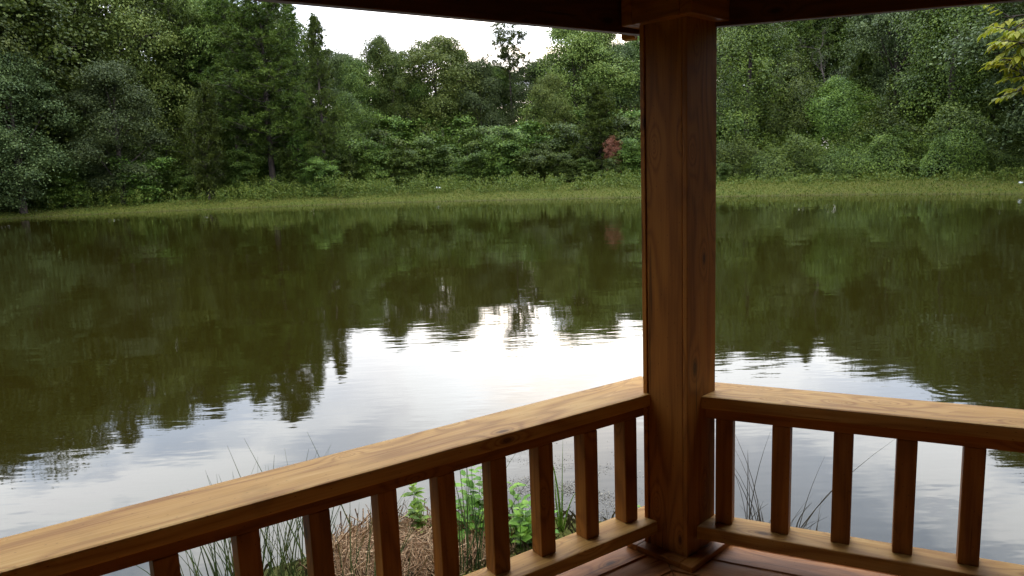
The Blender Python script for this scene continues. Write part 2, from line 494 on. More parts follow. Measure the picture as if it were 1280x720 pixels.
# floor: six mitred sectors of boards, each parallel to its side
apo = SIDE*math.sqrt(3)/2
for k in range(6):
    A, B = CORN[k], CORN[(k+1) % 6]
    xd = (B-A).normalized(); mid = (A+B)/2; inn = (CEN-mid).normalized()
    bm = bmesh.new()
    d = -.16; w_ = .138
    while d < apo-.05:
        d2 = min(d+w_, apo)
        def half(dd): return (apo-dd)/apo*SIDE/2 - .002
        jit = rng.normal(0, .0012)
        corners = [(-half(d), d), (half(d), d), (half(d2), d2), (-half(d2), d2)]
        lo = [bm.verts.new(tuple(mid-CEN+xd*x+inn*y+Vector((0, 0, FLOOR_Z-.036)))) for x, y in corners]
        hi = [bm.verts.new(tuple(mid-CEN+xd*x+inn*y+Vector((0, 0, FLOOR_Z+jit)))) for x, y in corners]
        bm.faces.new(hi); bm.faces.new(lo[::-1])
        for i in range(4): bm.faces.new((lo[i], lo[(i+1) % 4], hi[(i+1) % 4], hi[i]))
        d += w_+.007
    bmesh.ops.recalc_face_normals(bm, faces=bm.faces)
    me = bpy.data.meshes.new('floor_boards')
    Rm = Matrix.Rotation(-math.atan2(xd.y, xd.x), 4, 'Z')
    bm.transform(Rm)
    bmesh.ops.bevel(bm, geom=[e for e in bm.edges if all(v.co.z > FLOOR_Z-.01 for v in e.verts)], offset=.003, segments=1, affect='EDGES')
    bm.to_mesh(me); bm.free()
    o = link('floor_boards', me, M_FLOOR, gaz); o.rotation_euler = (0, 0, math.atan2(xd.y, xd.x))
    # joist and skirt below the edge
    board('floor_joist', M_DARKWOOD, gaz, frame(mid-inn*.11, xd, FLOOR_Z-.036-.10), SIDE+.1, .045, .19)

# posts
POST_S = .204


def make_post(corner, idx):
    uo = (corner-CEN).normalized(); lat = Vector((-uo.y, uo.x, 0))
    inn = -uo
    # for the near post, +lat is to the left seen from inside
    c = corner + inn*.123 - lat*.0875*(1 if idx == 0 else .6)
    ang = math.atan2(inn.y, inn.x) + R(45) - R(4.6)
    M = frame(c, (math.cos(ang), math.sin(ang), 0))
    zlo, zhi = FLOOR_Z, BEAM_Z+.16
    L = zhi-zlo; zc = (zlo+zhi)/2
    h = POST_S/2; tk = .019
    root = board('post', M_WOOD, gaz, M @ Matrix.Translation((0, 0, zc)) @ UPX, L, POST_S-2*tk-.004, POST_S-2*tk-.004, .0)
    # cladding: two full-width boards, two narrower ones set between them
    for sgn in (1, -1):
        board('cladding_board', M_WOOD, root, M @ Matrix.Translation((sgn*(h-tk/2), 0, zc)) @ UPX, L, POST_S, tk, .0025)
        board('cladding_board', M_WOOD, root, M @ Matrix.Translation((0, sgn*(h-tk/2-.004), zc)) @ UPX, L, tk, POST_S-2*tk-.007, .0035)
    # footing below the floor
    board('footing', M_DARKWOOD, root, M @ Matrix.Translation((0, 0, (FLOOR_Z-.04-1.2)/2)) @ UPX, FLOOR_Z-.04+1.2, .14, .14, .004)
    # collars at the floor and under the roof
    for z0, th, wd in ((FLOOR_Z+.003, .024, .055), (BEAM_Z+.016, .13, .047)):
        for sgn in (1, -1):
            board('collar_trim', M_WOOD, root, M @ Matrix.Translation((sgn*(h+wd/2), 0, z0+th/2)) @ Matrix.Rotation(PI/2, 4, 'Z'), POST_S+2*wd, wd, th, .004)
            board('collar_trim', M_WOOD, root, M @ Matrix.Translation((0, sgn*(h+wd/2), z0+th/2)), POST_S-.002, wd, th, .004)
    return root


for k in range(6): make_post(CORN[k], k)

# railings: on every side but the entrance behind the camera
BAL_LEFT = [.172, .382, .594, .806, 1.017, 1.230, 1.455, 1.67, 1.885, 2.10, 2.315, 2.53, 2.745, 2.96, 3.17]
BAL_RIGHT = [.316, .529, .742, .952, 1.160, 1.375, 1.59, 1.80, 2.015, 2.23, 2.44, 2.655, 2.87, 3.08]


def make_railing(A, B, ts):
    xd = (B-A).normalized(); mid = (A+B)/2; inn = (CEN-mid).normalized()
    flip = xd.cross(inn).z < 0
    Lr = SIDE-.16
    base = frame(A, xd)
    ysg = 1 if not flip else -1        # local +Y points inside when not flipped
    def at_(tt, off, z): return base @ Matrix.Translation((tt, off*ysg, z))
    def mitre(o_, off):                 # ends cut along the bisector of the 120 degree corner
        for v in o_.data.vertices:
            v.co.x -= math.copysign(1, v.co.x)*.577*(v.co.y*ysg+off)
        return o_
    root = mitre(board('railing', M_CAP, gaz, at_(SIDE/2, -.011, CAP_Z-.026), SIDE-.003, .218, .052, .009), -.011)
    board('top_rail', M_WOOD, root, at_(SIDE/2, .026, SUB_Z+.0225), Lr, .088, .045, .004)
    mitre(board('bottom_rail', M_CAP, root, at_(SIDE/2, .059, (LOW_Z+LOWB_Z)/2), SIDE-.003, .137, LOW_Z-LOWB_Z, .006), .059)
    for tt in ts:
        board('baluster', M_WOOD, root, at_(tt+rng.normal(0, .003), .036+rng.normal(0, .0015), (SUB_Z+LOW_Z)/2) @ Matrix.Rotation(R(rng.normal(0, 1.6)), 4, 'Z') @ UPX, SUB_Z-LOW_Z-.001, .066, .066, .004)
    for tt in (1.9, 2.7):
        board('spacer_block', M_DARKWOOD, root, at_(tt, .059, (FLOOR_Z+LOWB_Z)/2) , .09, .09, LOWB_Z-FLOOR_Z-.004, .003)
    return root


# corner 0 is the near post; find which neighbour is on the left of the picture
lft, rgt = (1, 5) if CORN[1].x < CORN[5].x else (5, 1)
make_railing(CORN[0], CORN[lft], BAL_LEFT)
make_railing(CORN[0], CORN[rgt], BAL_RIGHT)
step = 1 if lft == 1 else -1
make_railing(CORN[lft], CORN[(lft+step) % 6], BAL_LEFT)
make_railing(CORN[rgt], CORN[(rgt-step) % 6], BAL_LEFT)

# beams, rafters, roof
for k in range(6):
    A, B = CORN[k], CORN[(k+1) % 6]
    xd = (B-A).normalized(); mid = (A+B)/2; inn = (CEN-mid).normalized()
    tail = .08
    right_side = {k, (k+1) % 6} == {0, rgt}
    ext = Vector((0, 0, 0)); Lb = SIDE-.02
    if right_side:                       # this beam runs on past the near post
        s_ = -xd if (CORN[0]-A).length < .01 else xd
        ext = s_*tail/2; Lb = SIDE+tail
    dz = 0 if not right_side else -.012
    tilt = Matrix.Rotation(R(1.7)*(0 if not right_side else (1 if (CORN[0]-A).length < .01 else -1)), 4, 'Y')
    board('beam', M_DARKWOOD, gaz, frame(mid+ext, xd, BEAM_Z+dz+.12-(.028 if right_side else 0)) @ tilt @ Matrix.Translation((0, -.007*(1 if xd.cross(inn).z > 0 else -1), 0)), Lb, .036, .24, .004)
# the rough-sawn end of a tie piece shows just behind the near post, under the left beam
bx_, by_ = at(789, 3.13)
xr_ = (CORN[rgt]-CORN[0]).normalized()
zb_ = top_z(789, 50, 3.13)
board('tie_end', M_CAP, gaz, frame((bx_, by_, 0), xr_, zb_+.055), .055, .045, .11, .004)
APEX = 1.55
bm = bmesh.new()
ov = 1.09
for z_off, flipn in ((0, False), (.05, True)):
    ap = bm.verts.new((0, 0, BEAM_Z+.24+APEX+z_off))
    rim = [bm.verts.new((*(c-CEN)[:2], 0)) for c in CORN]
    for v in rim:
        v.co *= ov; v.co.z = BEAM_Z+.243-(ov-1)*APEX+z_off
    for i in range(6):
        f = (ap, rim[i], rim[(i+1) % 6]); bm.faces.new(f[::-1] if not flipn else f)
    if z_off == 0: rim0 = rim
for i in range(6): bm.faces.new((rim0[i], rim0[(i+1) % 6], rim[(i+1) % 6], rim[i]))
bmesh.ops.recalc_face_normals(bm, faces=bm.faces)
me = bpy.data.meshes.new('roof'); bm.to_mesh(me); bm.free()
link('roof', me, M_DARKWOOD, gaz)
for k in range(6):
    c = CORN[k]; d3 = Vector((CEN.x-c.x, CEN.y-c.y, APEX)); Ld = d3.length
    x = d3.normalized(); y = Vector((0, 0, 1)).cross(x).normalized(); z = x.cross(y)
    cc_ = c + Vector((0, 0, BEAM_Z+.24)) + d3*.5 - z*.085
    Mx = Matrix(((x.x, y.x, z.x, cc_.x), (x.y, y.y, z.y, cc_.y), (x.z, y.z, z.z, cc_.z), (0, 0, 0, 1)))
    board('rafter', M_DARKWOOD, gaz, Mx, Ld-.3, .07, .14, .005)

# ------------------------------------------------------------------ tree meshes
def bez(p0, p1, p2, n=6):
    return [p0*(1-u)**2 + p1*2*u*(1-u) + p2*u*u for u in np.linspace(0, 1, n)]


def broadleaf(seed, H=16., Rr=5., base=.22, nlobe=13, ncl=170, per=330, leaf=.155, squash=.8):
    r = np.random.default_rng(seed); T = Tubes()
    lean = r.normal(0, .4, 2)
    trunk = [np.array([lean[0]*u*u, lean[1]*u*u, H*.8*u]) for u in np.linspace(0, 1, 8)]
    T.add(trunk, [.32*(1-.85*u)*H/16 for u in np.linspace(0, 1, 8)], 8)
    lobes = []
    for i in range(nlobe):
        u = (i+.5)/nlobe
        z = H*(base + (1-base-.07)*u)
        prof = math.sin(PI*min(1, max(.08, (u*.86+.12))))**.7
        a = i*2.4+r.normal(0, .4); rad = Rr*prof*r.uniform(.25, .72)
        lobes.append((np.array([rad*math.cos(a), rad*math.sin(a), z]), Rr*r.uniform(.30, .48)*(.6+.5*prof)))
    Cs = []; Ns = []
    for i in range(ncl):
        c, s = lobes[r.integers(nlobe)]
        d = unit(r.normal(0, 1, 3)); d[2] = d[2]*.8+.15; d = unit(d)
        Cs.append(c + d*s*np.array([1, 1, squash])*r.uniform(.75, 1.08)); Ns.append(d)
    for (c, s) in lobes:
        k = int(np.clip(c[2]/(H*.8)*7-1.5, 1, 6)); p0 = trunk[k]
        T.add(bez(p0, (p0+c)/2+np.array([0, 0, -.08*H*.3]), c), [.10*H/16*(1-.75*u) for u in np.linspace(0, 1, 6)], 5)
    for c in Cs[::3]:
        l = min(lobes, key=lambda q_: np.linalg.norm(q_[0]-c))[0]
        T.add([l, (l+c)/2+r.normal(0, .15, 3), c], [.035, .022, .008], 4)
    V = []
    for c, n in zip(Cs, Ns):
        k = int(1.25*per*r.uniform(.5, 1.4)); s = r.uniform(.38, .85)*Rr/5
        off = r.normal(0, 1, (k, 3))*np.array([s, s, s*.42]); off[:, 2] -= .25*(off[:, 0]**2+off[:, 1]**2)/s
        P = c+off
        nn = unit(r.normal(0, .36, (k, 3)) + n*.5 + unit(off/np.array([s, s, s*.5]))*.75 + np.array([0, 0, .38]))
        A = unit(r.normal(0, 1, (k, 3)) + n*.5 + np.array([0, 0, -.4]))
        L = leaf*r.uniform(.6, 1.35, k)
        V.append(leaf_quads(P, A, nn, L, L*.8))
    return T.mesh('trunk'), quads_mesh('crown', np.concatenate(V))


def pine(seed, H=19., Rr=4.0, base=.35, nbr=70, needle=.30, lean=.3, full=1.0, top=.25):
    r = np.random.default_rng(seed); T = Tubes()
    ln = r.normal(0, lean, 2)
    def tr(u): return np.array([ln[0]*u*u, ln[1]*u*u, H*.985*u])
    us = np.linspace(0, 1, 10)
    T.add([tr(u) for u in us], [max(.02, .24*H/19*(1-.93*u)) for u in us], 8)
    tc_, td = [], []
    for i in range(nbr):
        u = base + (1-base)*(i/nbr)**.92*.99
        p0 = tr(u); v = (u-base)/(1-base)
        ln_ = Rr*((1-v)**.62*.85+top*.35)*r.uniform(.55, 1.1)*min(1, .55+v*2.2)
        a = i*2.39996+r.normal(0, .5)
        rise = r.uniform(.05, .30)+.45*v
        d = np.array([math.cos(a), math.sin(a), 0])
        tip = p0+d*ln_+np.array([0, 0, rise*ln_])
        pts = bez(p0, p0+d*ln_*.55+np.array([0, 0, -.06*ln_]), tip, 6)
        T.add(pts, [.055*(1-v*.6)*(1-.8*q_) for q_ in np.linspace(0, 1, 6)], 4)
        nt_ = max(5, int(11.5*full*ln_/2.4))
        for j in range(nt_):
            q_ = r.uniform(.12, 1.03)**.8; pb = np.array(pts[min(5, int(q_*5))])
            side = np.array([-d[1], d[0], 0])*r.normal(0, .26)*ln_*(.35+.5*q_)
            c = p0+(tip-p0)*q_+side+np.array([0, 0, r.normal(.08, .14)])
            T.add([pb, c], [.015, .006], 3)
            for s in range(3):
                tc_.append(c+r.normal(0, .17, 3)); td.append(unit(d*.6+side*.3+np.array([0, 0, .65])+r.normal(0, .35, 3)))
    tc_.append(tr(1.)); td.append(np.array([0, 0, 1.]))
    C = np.array(tc_); D = np.array(td); k = 22
    C = np.repeat(C, k, 0); D = np.repeat(D, k, 0)
    A = unit(D*.55 + unit(r.normal(0, 1, C.shape))*.9)
    L = needle*r.uniform(.65, 1.25, len(C))
    W = np.full(len(C), .05)
    V = leaf_quads(C+A*L[:, None]*.5, A, r.normal(0, 1, C.shape), L, W)
    return T.mesh('trunk'), quads_mesh('crown', V)


def vine_tower(seed, H=15., Rr=2.6, nst=560, leaf=.135):
    r = np.random.default_rng(seed); T = Tubes()
    T.add([np.array([.3*math.sin(3*u), .3*math.cos(2*u), H*.97*u]) for u in np.linspace(0, 1, 10)], [.26*(1-.85*u) for u in np.linspace(0, 1, 10)], 8)
    ph = r.uniform(0, 6, 6)
    def rad(z, a):
        u = z/H
        return Rr*(.50+.42*math.sin(PI*min(1., u*.86+.12))**.8 + .24*math.sin(5*u*PI+ph[0]+2*a) + .18*math.sin(3*a+ph[1]+4*u) + .12*math.sin(13*u+ph[2]+a))*(1 if u < .8 else max(.15, 1-(u-.8)*3.9))
    V = []
    for i in range(nst):
        z0 = H*r.uniform(.10, 1.0)**.8; a = r.uniform(0, 2*PI); R0 = rad(z0, a)*r.uniform(.7, 1.12)
        ln_ = r.uniform(.8, 3.2); k = int(ln_*r.uniform(28, 46))
        q_ = r.uniform(0, 1, k)**1.2
        out = np.array([math.cos(a), math.sin(a), 0])
        P = np.empty((k, 3)); P[:] = out*R0; P[:, 2] = z0-q_*ln_
        P += out*(.35*np.sin(q_*3)[:, None])
        P += r.normal(0, 1, (k, 3))*np.array([.26, .26, .12])*(1.2-.6*q_)[:, None]
        kk_ = P[:, 2] > .05; P = P[kk_]; q_ = q_[kk_]; k = len(P)
        if not k: continue
        nn = unit(out*1.0+np.array([0, 0, 1.])*(1.0-1.2*q_)[:, None]+r.normal(0, .34, (k, 3)))
        A = unit(np.array([0, 0, -1.])+out*.4+r.normal(0, .5, (k, 3)))
        L = leaf*r.uniform(.6, 1.35, k); V.append(leaf_quads(P, A, nn, L, L*.75))
    for i in range(14):            # sprays that stick out
        z0 = H*r.uniform(.25, .98); a = r.uniform(0, 2*PI); R0 = rad(z0, a)
        p0 = np.array([math.cos(a)*R0*.3, math.sin(a)*R0*.3, z0-.5]); tip = np.array([math.cos(a)*R0*1.5, math.sin(a)*R0*1.5, z0+r.uniform(-.2, .8)])
        T.add([p0, (p0+tip)/2+np.array([0, 0, .3]), tip], [.05, .03, .01], 4)
        k = 90; q_ = r.uniform(.3, 1, k); P = p0+(tip-p0)*q_[:, None]+r.normal(0, .28, (k, 3))
        V.append(leaf_quads(P, r.normal(0, 1, (k, 3)), unit(r.normal(0, .5, (k, 3))+np.array([0, 0, 1.])), leaf, leaf*.6))
    return T.mesh('trunk'), quads_mesh('crown', np.concatenate(V))


def mound(seed, Rx=4., H=4., n=19000, leaf=.125, spires=2):
    r = np.random.default_rng(seed); T = Tubes(); V = []
    ph = r.uniform(0, 6, 8)
    def surf(a, u):            # u 0 rim .. 1 top
        e = math.cos(u*PI/2); lump = 1+.16*math.sin(3*a+ph[0])+.13*math.sin(5*a+ph[1]+5*u)+.12*math.sin(9*u+ph[2]+2*a)
        return np.array([Rx*e*lump*math.cos(a), Rx*.8*e*lump*math.sin(a), H*math.sin(u*PI/2)**.85*(1+.13*math.sin(2*a+ph[3])+.1*math.sin(4*a+6*u+ph[4]))])
    a = r.uniform(0, 2*PI, n); u = np.arcsin(np.clip(r.uniform(0, 1, n)**.8, 0, 1))/(PI/2)
    P = np.array([surf(x, y) for x, y in zip(a, u)])
    out = unit(P/np.array([Rx, Rx*.8, H])); P = P*(1-np.abs(r.normal(0, .07, n)))[:, None] + r.normal(0, .12, (n, 3))
    P[:, 2] = np.maximum(P[:, 2], .05)
    nn = unit(out*1.1+np.array([0, 0, .45])+r.normal(0, .32, (n, 3)))
    A = unit(np.array([0, 0, -.8])+out*.7+r.normal(0, .5, (n, 3)))
    L = leaf*r.uniform(.6, 1.4, n); V.append(leaf_quads(P, A, nn, L, L*.78))
    for i in range(34):        # runners arching over the surface
        a0, u0 = r.uniform(0, 2*PI), r.uniform(.1, .95)
        p0 = surf(a0, u0); o_ = unit(p0/np.array([Rx, Rx, H]))
        tip = p0+o_*r.uniform(.3, .8)+np.array([r.normal(0, .4), r.normal(0, .4), r.uniform(-.5, .5)])
        k = 44; q_ = r.uniform(0, 1, k); P = p0+(tip-p0)*q_[:, None]+o_*.3*np.sin(q_*PI)[:, None]+r.normal(0, .07, (k, 3))
        V.append(leaf_quads(P, r.normal(0, 1, (k, 3)), unit(r.normal(0, .4, (k, 3))+o_+np.array([0, 0, .5])), leaf, leaf*.75))
    for i in range(spires):
        a0 = r.uniform(0, 2*PI); x0, y0 = Rx*.3*math.cos(a0), Rx*.3*math.sin(a0); h = H*r.uniform(1.35, 1.7)
        T.add([np.array([x0, y0, 0]), np.array([x0+.1, y0, h*.6]), np.array([x0, y0+.1, h])], [.09, .05, .012], 5)
        k = 900; q_ = r.uniform(.5, 1, k); P = np.stack([x0+r.normal(0, 1, k)*.5*(1.12-q_), y0+r.normal(0, 1, k)*.5*(1.12-q_), h*q_], 1)
        V.append(leaf_quads(P, r.normal(0, 1, (k, 3))+np.array([0, 0, -1]), r.normal(0, .6, (k, 3))+np.array([0, 0, .6]), leaf, leaf*.75))
    T.add([np.array([0, 0, 0]), np.array([.1, .2, H*.5]), np.array([-.2, .1, H*.9])], [.12, .08, .02], 5)
    return T.mesh('trunk'), quads_mesh('crown', np.concatenate(V))


def tall_shrub(seed, H=6., Rr=2.2, nst=9, per=190, leaf=.155):
    r = np.random.default_rng(seed); T = Tubes(); V = []
    for i in range(nst):
        a = i*2.4+r.normal(0, .3); rr = Rr*r.uniform(.15, .85); h = H*r.uniform(.55, 1.0)*(1-.35*(rr/Rr)**2)
        tip = np.array([rr*math.cos(a), rr*math.sin(a), h])
        pts = bez(np.array([.1*math.cos(a), .1*math.sin(a), 0]), np.array([rr*.4*math.cos(a), rr*.4*math.sin(a), h*.6]), tip, 8)
        T.add(pts, [.05*(1-.85*u) for u in np.linspace(0, 1, 8)], 5)
        for j in range(int(14*H/6)):
            q_ = r.uniform(.12, 1.0); b = np.array(pts[int(q_*7)])
            d = unit(np.array([r.normal(), r.normal(), .25*r.normal()+.1])); ln_ = Rr*.55*(1.1-.55*q_)*r.uniform(.5, 1.1)
            e = b+d*ln_; T.add([b, (b+e)/2+np.array([0, 0, .12]), e-np.array([0, 0, .1])], [.016, .01, .004], 3)
            k = int(per*r.uniform(.5, 1.3)); t_ = r.uniform(.2, 1.1, k)
            P = b+(e-b)*t_[:, None]+r.normal(0, 1, (k, 3))*np.array([.26, .26, .13]); P[:, 2] -= .18*t_**2
            P[:, 2] = np.maximum(P[:, 2], .04)
            nn = unit(r.normal(0, .35, (k, 3))+d*.75+np.array([0, 0, .75])); A = unit(d*.7+r.normal(0, .6, (k, 3))+np.array([0, 0, -.35]))
            L = leaf*r.uniform(.6, 1.3, k); V.append(leaf_quads(P, A, nn, L, L*.58))
    return T.mesh('trunk'), quads_mesh('crown', np.concatenate(V))


def bare_tree(seed, H=18.):
    r = np.random.default_rng(seed); T = Tubes(); V = []
    def grow(p, d, L, rad, lvl):
        pts = [p]; dd = d.copy()
        for i in range(5):
            dd = unit(dd+r.normal(0, .10, 3)+np.array([0, 0, .05])); pts.append(pts[-1]+dd*L/5)
        T.add(pts, [rad*(1-.6*i/5) for i in range(6)], 6 if lvl < 2 else 4)
        if lvl < 3:
            for i in range(6 if lvl == 0 else 5):
                j = r.integers(2 if lvl == 0 else 1, 6)
                nd = unit(dd*.7+unit(r.normal(0, 1, 3))*.75+np.array([0, 0, .25])); grow(pts[j], nd, L*r.uniform(.38, .55), rad*.42, lvl+1)
        else:
            k = 34; c = pts[-1]; P = c+r.normal(0, .38, (k, 3)); L_ = .17*r.uniform(.6, 1.2, k)
            V.append(leaf_quads(P, r.normal(0, 1, (k, 3)), unit(r.normal(0, .5, (k, 3))+np.array([0, 0, 1.])), L_, L_*.55))
    grow(np.zeros(3), np.array([0, 0, 1.]), H*.62, .24, 0)
    return T.mesh('trunk'), quads_mesh('crown', np.concatenate(V))


PROTO = {
    'oak': ([broadleaf(s, 16, 5.0, .2) for s in (1, 2, 3)], 16., M_OAK),
    'grey': ([broadleaf(s, 16, 4.6, .12, leaf=.145, per=340) for s in (4, 5)], 16., M_GREY),
    'pale': ([broadleaf(s, 16, 5.2, .2, nlobe=15, ncl=190, leaf=.15, per=330) for s in (6, 7)], 16., M_PALE),
    'pine': ([pine(s, 19, 4.2, .30, nbr=76) for s in (8, 9)], 19., M_PINE),
    'bigpine': ([pine(33, 19, 4.5, .17, nbr=112)], 19., M_PINE),
    'spire': ([pine(s, 19, 3.0, .16, nbr=88, top=.1) for s in (10, 31)], 19., M_PINE),
    'airy': ([pine(12, 19, 3.9, .70, nbr=30, full=.75, top=.95)], 19., M_PINE),
    'young': ([pine(s, 8, 2.3, .06, nbr=60, needle=.26, full=1.3) for s in (13, 14)], 8., M_PINE),
    'vine': ([vine_tower(s) for s in (15, 16, 17)], 15., M_VINE),
    'mound': ([mound(18, spires=0), mound(19, 4.4, 3.6, 21000, spires=0), mound(20, 3.4, 4.2, 17000, spires=2)], 4., M_VINE),
    'shrub': ([tall_shrub(s) for s in (21, 22, 23)], 6., M_BUSH),
    'bare': ([bare_tree(24)], 18., M_GREY),
}
NAMES = {'oak': 'oak_tree', 'grey': 'broadleaf_tree', 'pale': 'broadleaf_tree', 'pine': 'pine_tree', 'bigpine': 'pine_tree', 'spire': 'pine_tree', 'airy': 'pine_tree',
         'young': 'young_pine', 'vine': 'vine_covered_tree', 'mound': 'kudzu_mound', 'shrub': 'tall_shrub', 'bare': 'bare_topped_tree'}
CATS = {'young_pine': 'pine tree', 'pine_tree': 'pine tree', 'kudzu_mound': 'vine mound', 'tall_shrub': 'shrub'}


def plant(kind, px, D, H, label, group=None, wide=1.0, var=None, mat=None):
    meshes, H0, m0 = PROTO[kind]
    tm, cm = meshes[(plant.i if var is None else var) % len(meshes)]; plant.i += 1
    if kind == 'shrub' and px < 400: D += 4
    if px > 830 and px < 1500 and D < 199:
        H *= (D+11.5)/(D+6.5)
    x, y = at(px, D + (11.5 if px > 830 else 3.0))
    z = float(height(np.array([x]), np.array([y]))[0]) - .08
    nm = NAMES[kind]
    root = thing(nm, label, CATS.get(nm, 'tree'), (x, y, z), random.uniform(0, 6.28), group)
    if kind in ('oak', 'grey', 'pale'): H *= 1.12 if 490 < px < 800 and D > 88 else 1.07
    k = H/H0; root.scale = (k*wide, k*wide, k)
    if not tm.materials: tm.materials.append(M_BARK)
    if not cm.materials: cm.materials.append(m0)
    link('trunk', tm, None, root)
    c = link('crown', cm, None, root)
    if mat is not None:
        c.material_slots[0].link = 'OBJECT'; c.material_slots[0].material = mat
    return root


plant.i = 0


def hz(px, py, D):                    # tree height that reaches photo height py
    return top_z(px, py, D) - 1.1


GF = 'trees of the far bank forest'
# left block
plant('grey', 22, 80, hz(22, 52, 80), 'grey-green leafy tree low at the far left edge of the forest', GF, 1.25)
plant('oak', -60, 84, 25, 'tall dark tree cut off by the left edge of the picture', GF, 1.1)
plant('pine', 60, 96, 26, 'tall pine rising behind the grey-green tree at far left', GF, 1.0)
plant('pine', 118, 92, 26.5, 'tall thin pine with sky gaps beside its crown at upper left', GF, .9)
plant('pale', 178, 95, 25, 'tall pale green tree with rounded crown behind the drooping oak', GF, .9)
plant('grey', 150, 82, hz(150, 66, 82), 'dark drooping oak with a rounded top in front of the left pines', GF, 1.15)
plant('shrub', 175, 78, 6.5, 'dark low spreading shrub under the drooping oak at left', GF, 1.5)
plant('shrub', 75, 78, 5.5, 'wide low shrub between the grey-green tree and the drooping oak', GF, 1.5)
plant('pine', 232, 94, 25.5, 'tall pine behind the vine-hung pine at left', GF, 1.0)
plant('vine', 255, 84, hz(255, 105, 84), 'pine stem hung with vines above a short bare foot', GF, 1.0)
plant('young', 258, 80, hz(258, 98, 80), 'bushy bright pine top left of the big pine', GF, .8)
plant('bigpine', 340, 84, 24.5, 'biggest pine with broad spreading crown and bare reddish foot', GF, 1.3, 0)
plant('pine', 300, 92, 24.5, 'tall pine just left of the biggest pine', GF, 1.1, 1)
plant('young', 390, 81, hz(390, 112, 81), 'bright yellow-green young pine right of the biggest pine', GF, .85)
plant('spire', 407, 78, hz(407, 4, 78), 'slender spire-topped pine against the white sky', GF, 1.0, 0)
plant('spire', 378, 92, hz(378, -14, 92), 'dark narrow pine half behind the slender spire pine', GF, .9, 1)
plant('shrub', 300, 79, 6.0, 'dark shrub at the foot of the biggest pine', GF, 1.2)
plant('shrub', 225, 79, 5.0, 'small dark shrub beneath the vine-hung pine', GF, 1.3)
plant('shrub', 372, 79, 7.0, 'rounded shrub below the bright young pine', GF, 1.2)
# centre
plant('vine', 440, 84, hz(440, 110, 84), 'dark vine-covered tree right of the spire pine', GF, 1.3)
plant('oak', 482, 96, hz(482, 52, 96), 'dark round-headed tree with small top left of the pale crown', GF, .65, 0)
plant('oak', 455, 94, hz(455, 80, 94), 'dark tree filling the gap between the spire pine and the round-headed tree', GF, .8)
plant('pale', 553, 98, hz(553, 56, 98), 'pale yellow-green tree with a broad crown near the open sky', GF, 1.1, 0)
plant('grey', 605, 97, hz(605, 82, 97), 'dark tree in the dip of the skyline', GF, .9)
plant('airy', 643, 97, hz(643, 32, 97), 'lone airy pine with loose tufts above the skyline', GF, .95)
plant('grey', 668, 96, hz(668, 84, 96), 'dull green tree below the lone airy pine', GF, .8)
plant('pale', 722, 96, hz(722, 38, 96), 'broad pale tree with the highest crown just left of the post', GF, 1.05, 1)
plant('grey', 775, 98, hz(775, 62, 98), 'hazy grey-green tree beside the post at the top left', GF, .9)
plant('pale', 690, 90, hz(690, 100, 90), 'yellowish mid-height tree in front of the broad pale tree', GF, .8)
plant('young', 752, 78, hz(752, 104, 78), 'bright full young pine close to the left side of the post', GF, 1.15)
plant('shrub', 768, 74.5, 5.6, 'small shrub with rusty red leaves near the post', GF, .55, 1, M_RED)
for px, D, top, wd, lab in ((402, 76, 178, 1.2, 'leafy shrub hiding the foot of the slender spire pine'), (428, 80, 176, 1.3, 'leafy shrub right of the rounded shrub, under the vine-covered tree'),
                            (468, 80, 140, 1.1, 'pointed light shrub under the round-headed tree'),
                            (508, 79, 168, 1.3, 'wide shrub with bright leaf tips low under the pale crown'),
                            (545, 80, 146, 1.2, 'tall bushy shrub straight below the pale yellow-green tree'),
                            (585, 78, 172, 1.3, 'low dense shrub below the dip of the skyline'),
                            (625, 78, 138, 1.15, 'tall light green shrub below the lone airy pine'),
                            (665, 77, 160, 1.3, 'arching shrub with layered leaves right of the tall light green one'),
                            (705, 76, 172, 1.2, 'rounded shrub left of the bright full young pine'),
                            (766, 71.5, 202, 1.0, 'low dense shrub in front of the red-leaved one'), (735, 76, 186, 1.2, 'low shrub at the foot of the bright full young pine'),
                            (790, 74, 150, 1.1, 'shrub partly hidden by the left side of the post')):
    plant('shrub', px, D, max(3.2, hz(px, top, D)), lab, 'shrubs along the forest front', wd)
for kd, px, D, top, wd, lab in (('grey', 442, 98, 66, .8, 'dark-leaved tree just right of the spire pine on the skyline'),
                                ('oak', 512, 99, 76, .8, 'low skyline tree between the round-headed tree and the pale crown'),
                                ('pale', 578, 100, 72, .8, 'light green skyline tree joining the right side of the pale crown'),
                                ('oak', 622, 100, 80, .75, 'dark skyline tree close left of the lone airy pine'),
                                ('pale', 755, 99, 44, .8, 'light-leaved tree filling the right flank of the broad pale tree'),
                                ('pale', 100, 97, -14, 1.0, 'tall pale tree filling the skyline behind the upper left pines'),
                                ('grey', 20, 96, -40, 1.0, 'very tall grey-green tree rising at the far left'),
                                ('pale', 265, 98, -5, .9, 'tall light green tree behind the vine-hung pine')):
    plant(kd, px, D, hz(px, top, D), lab, GF, wd)
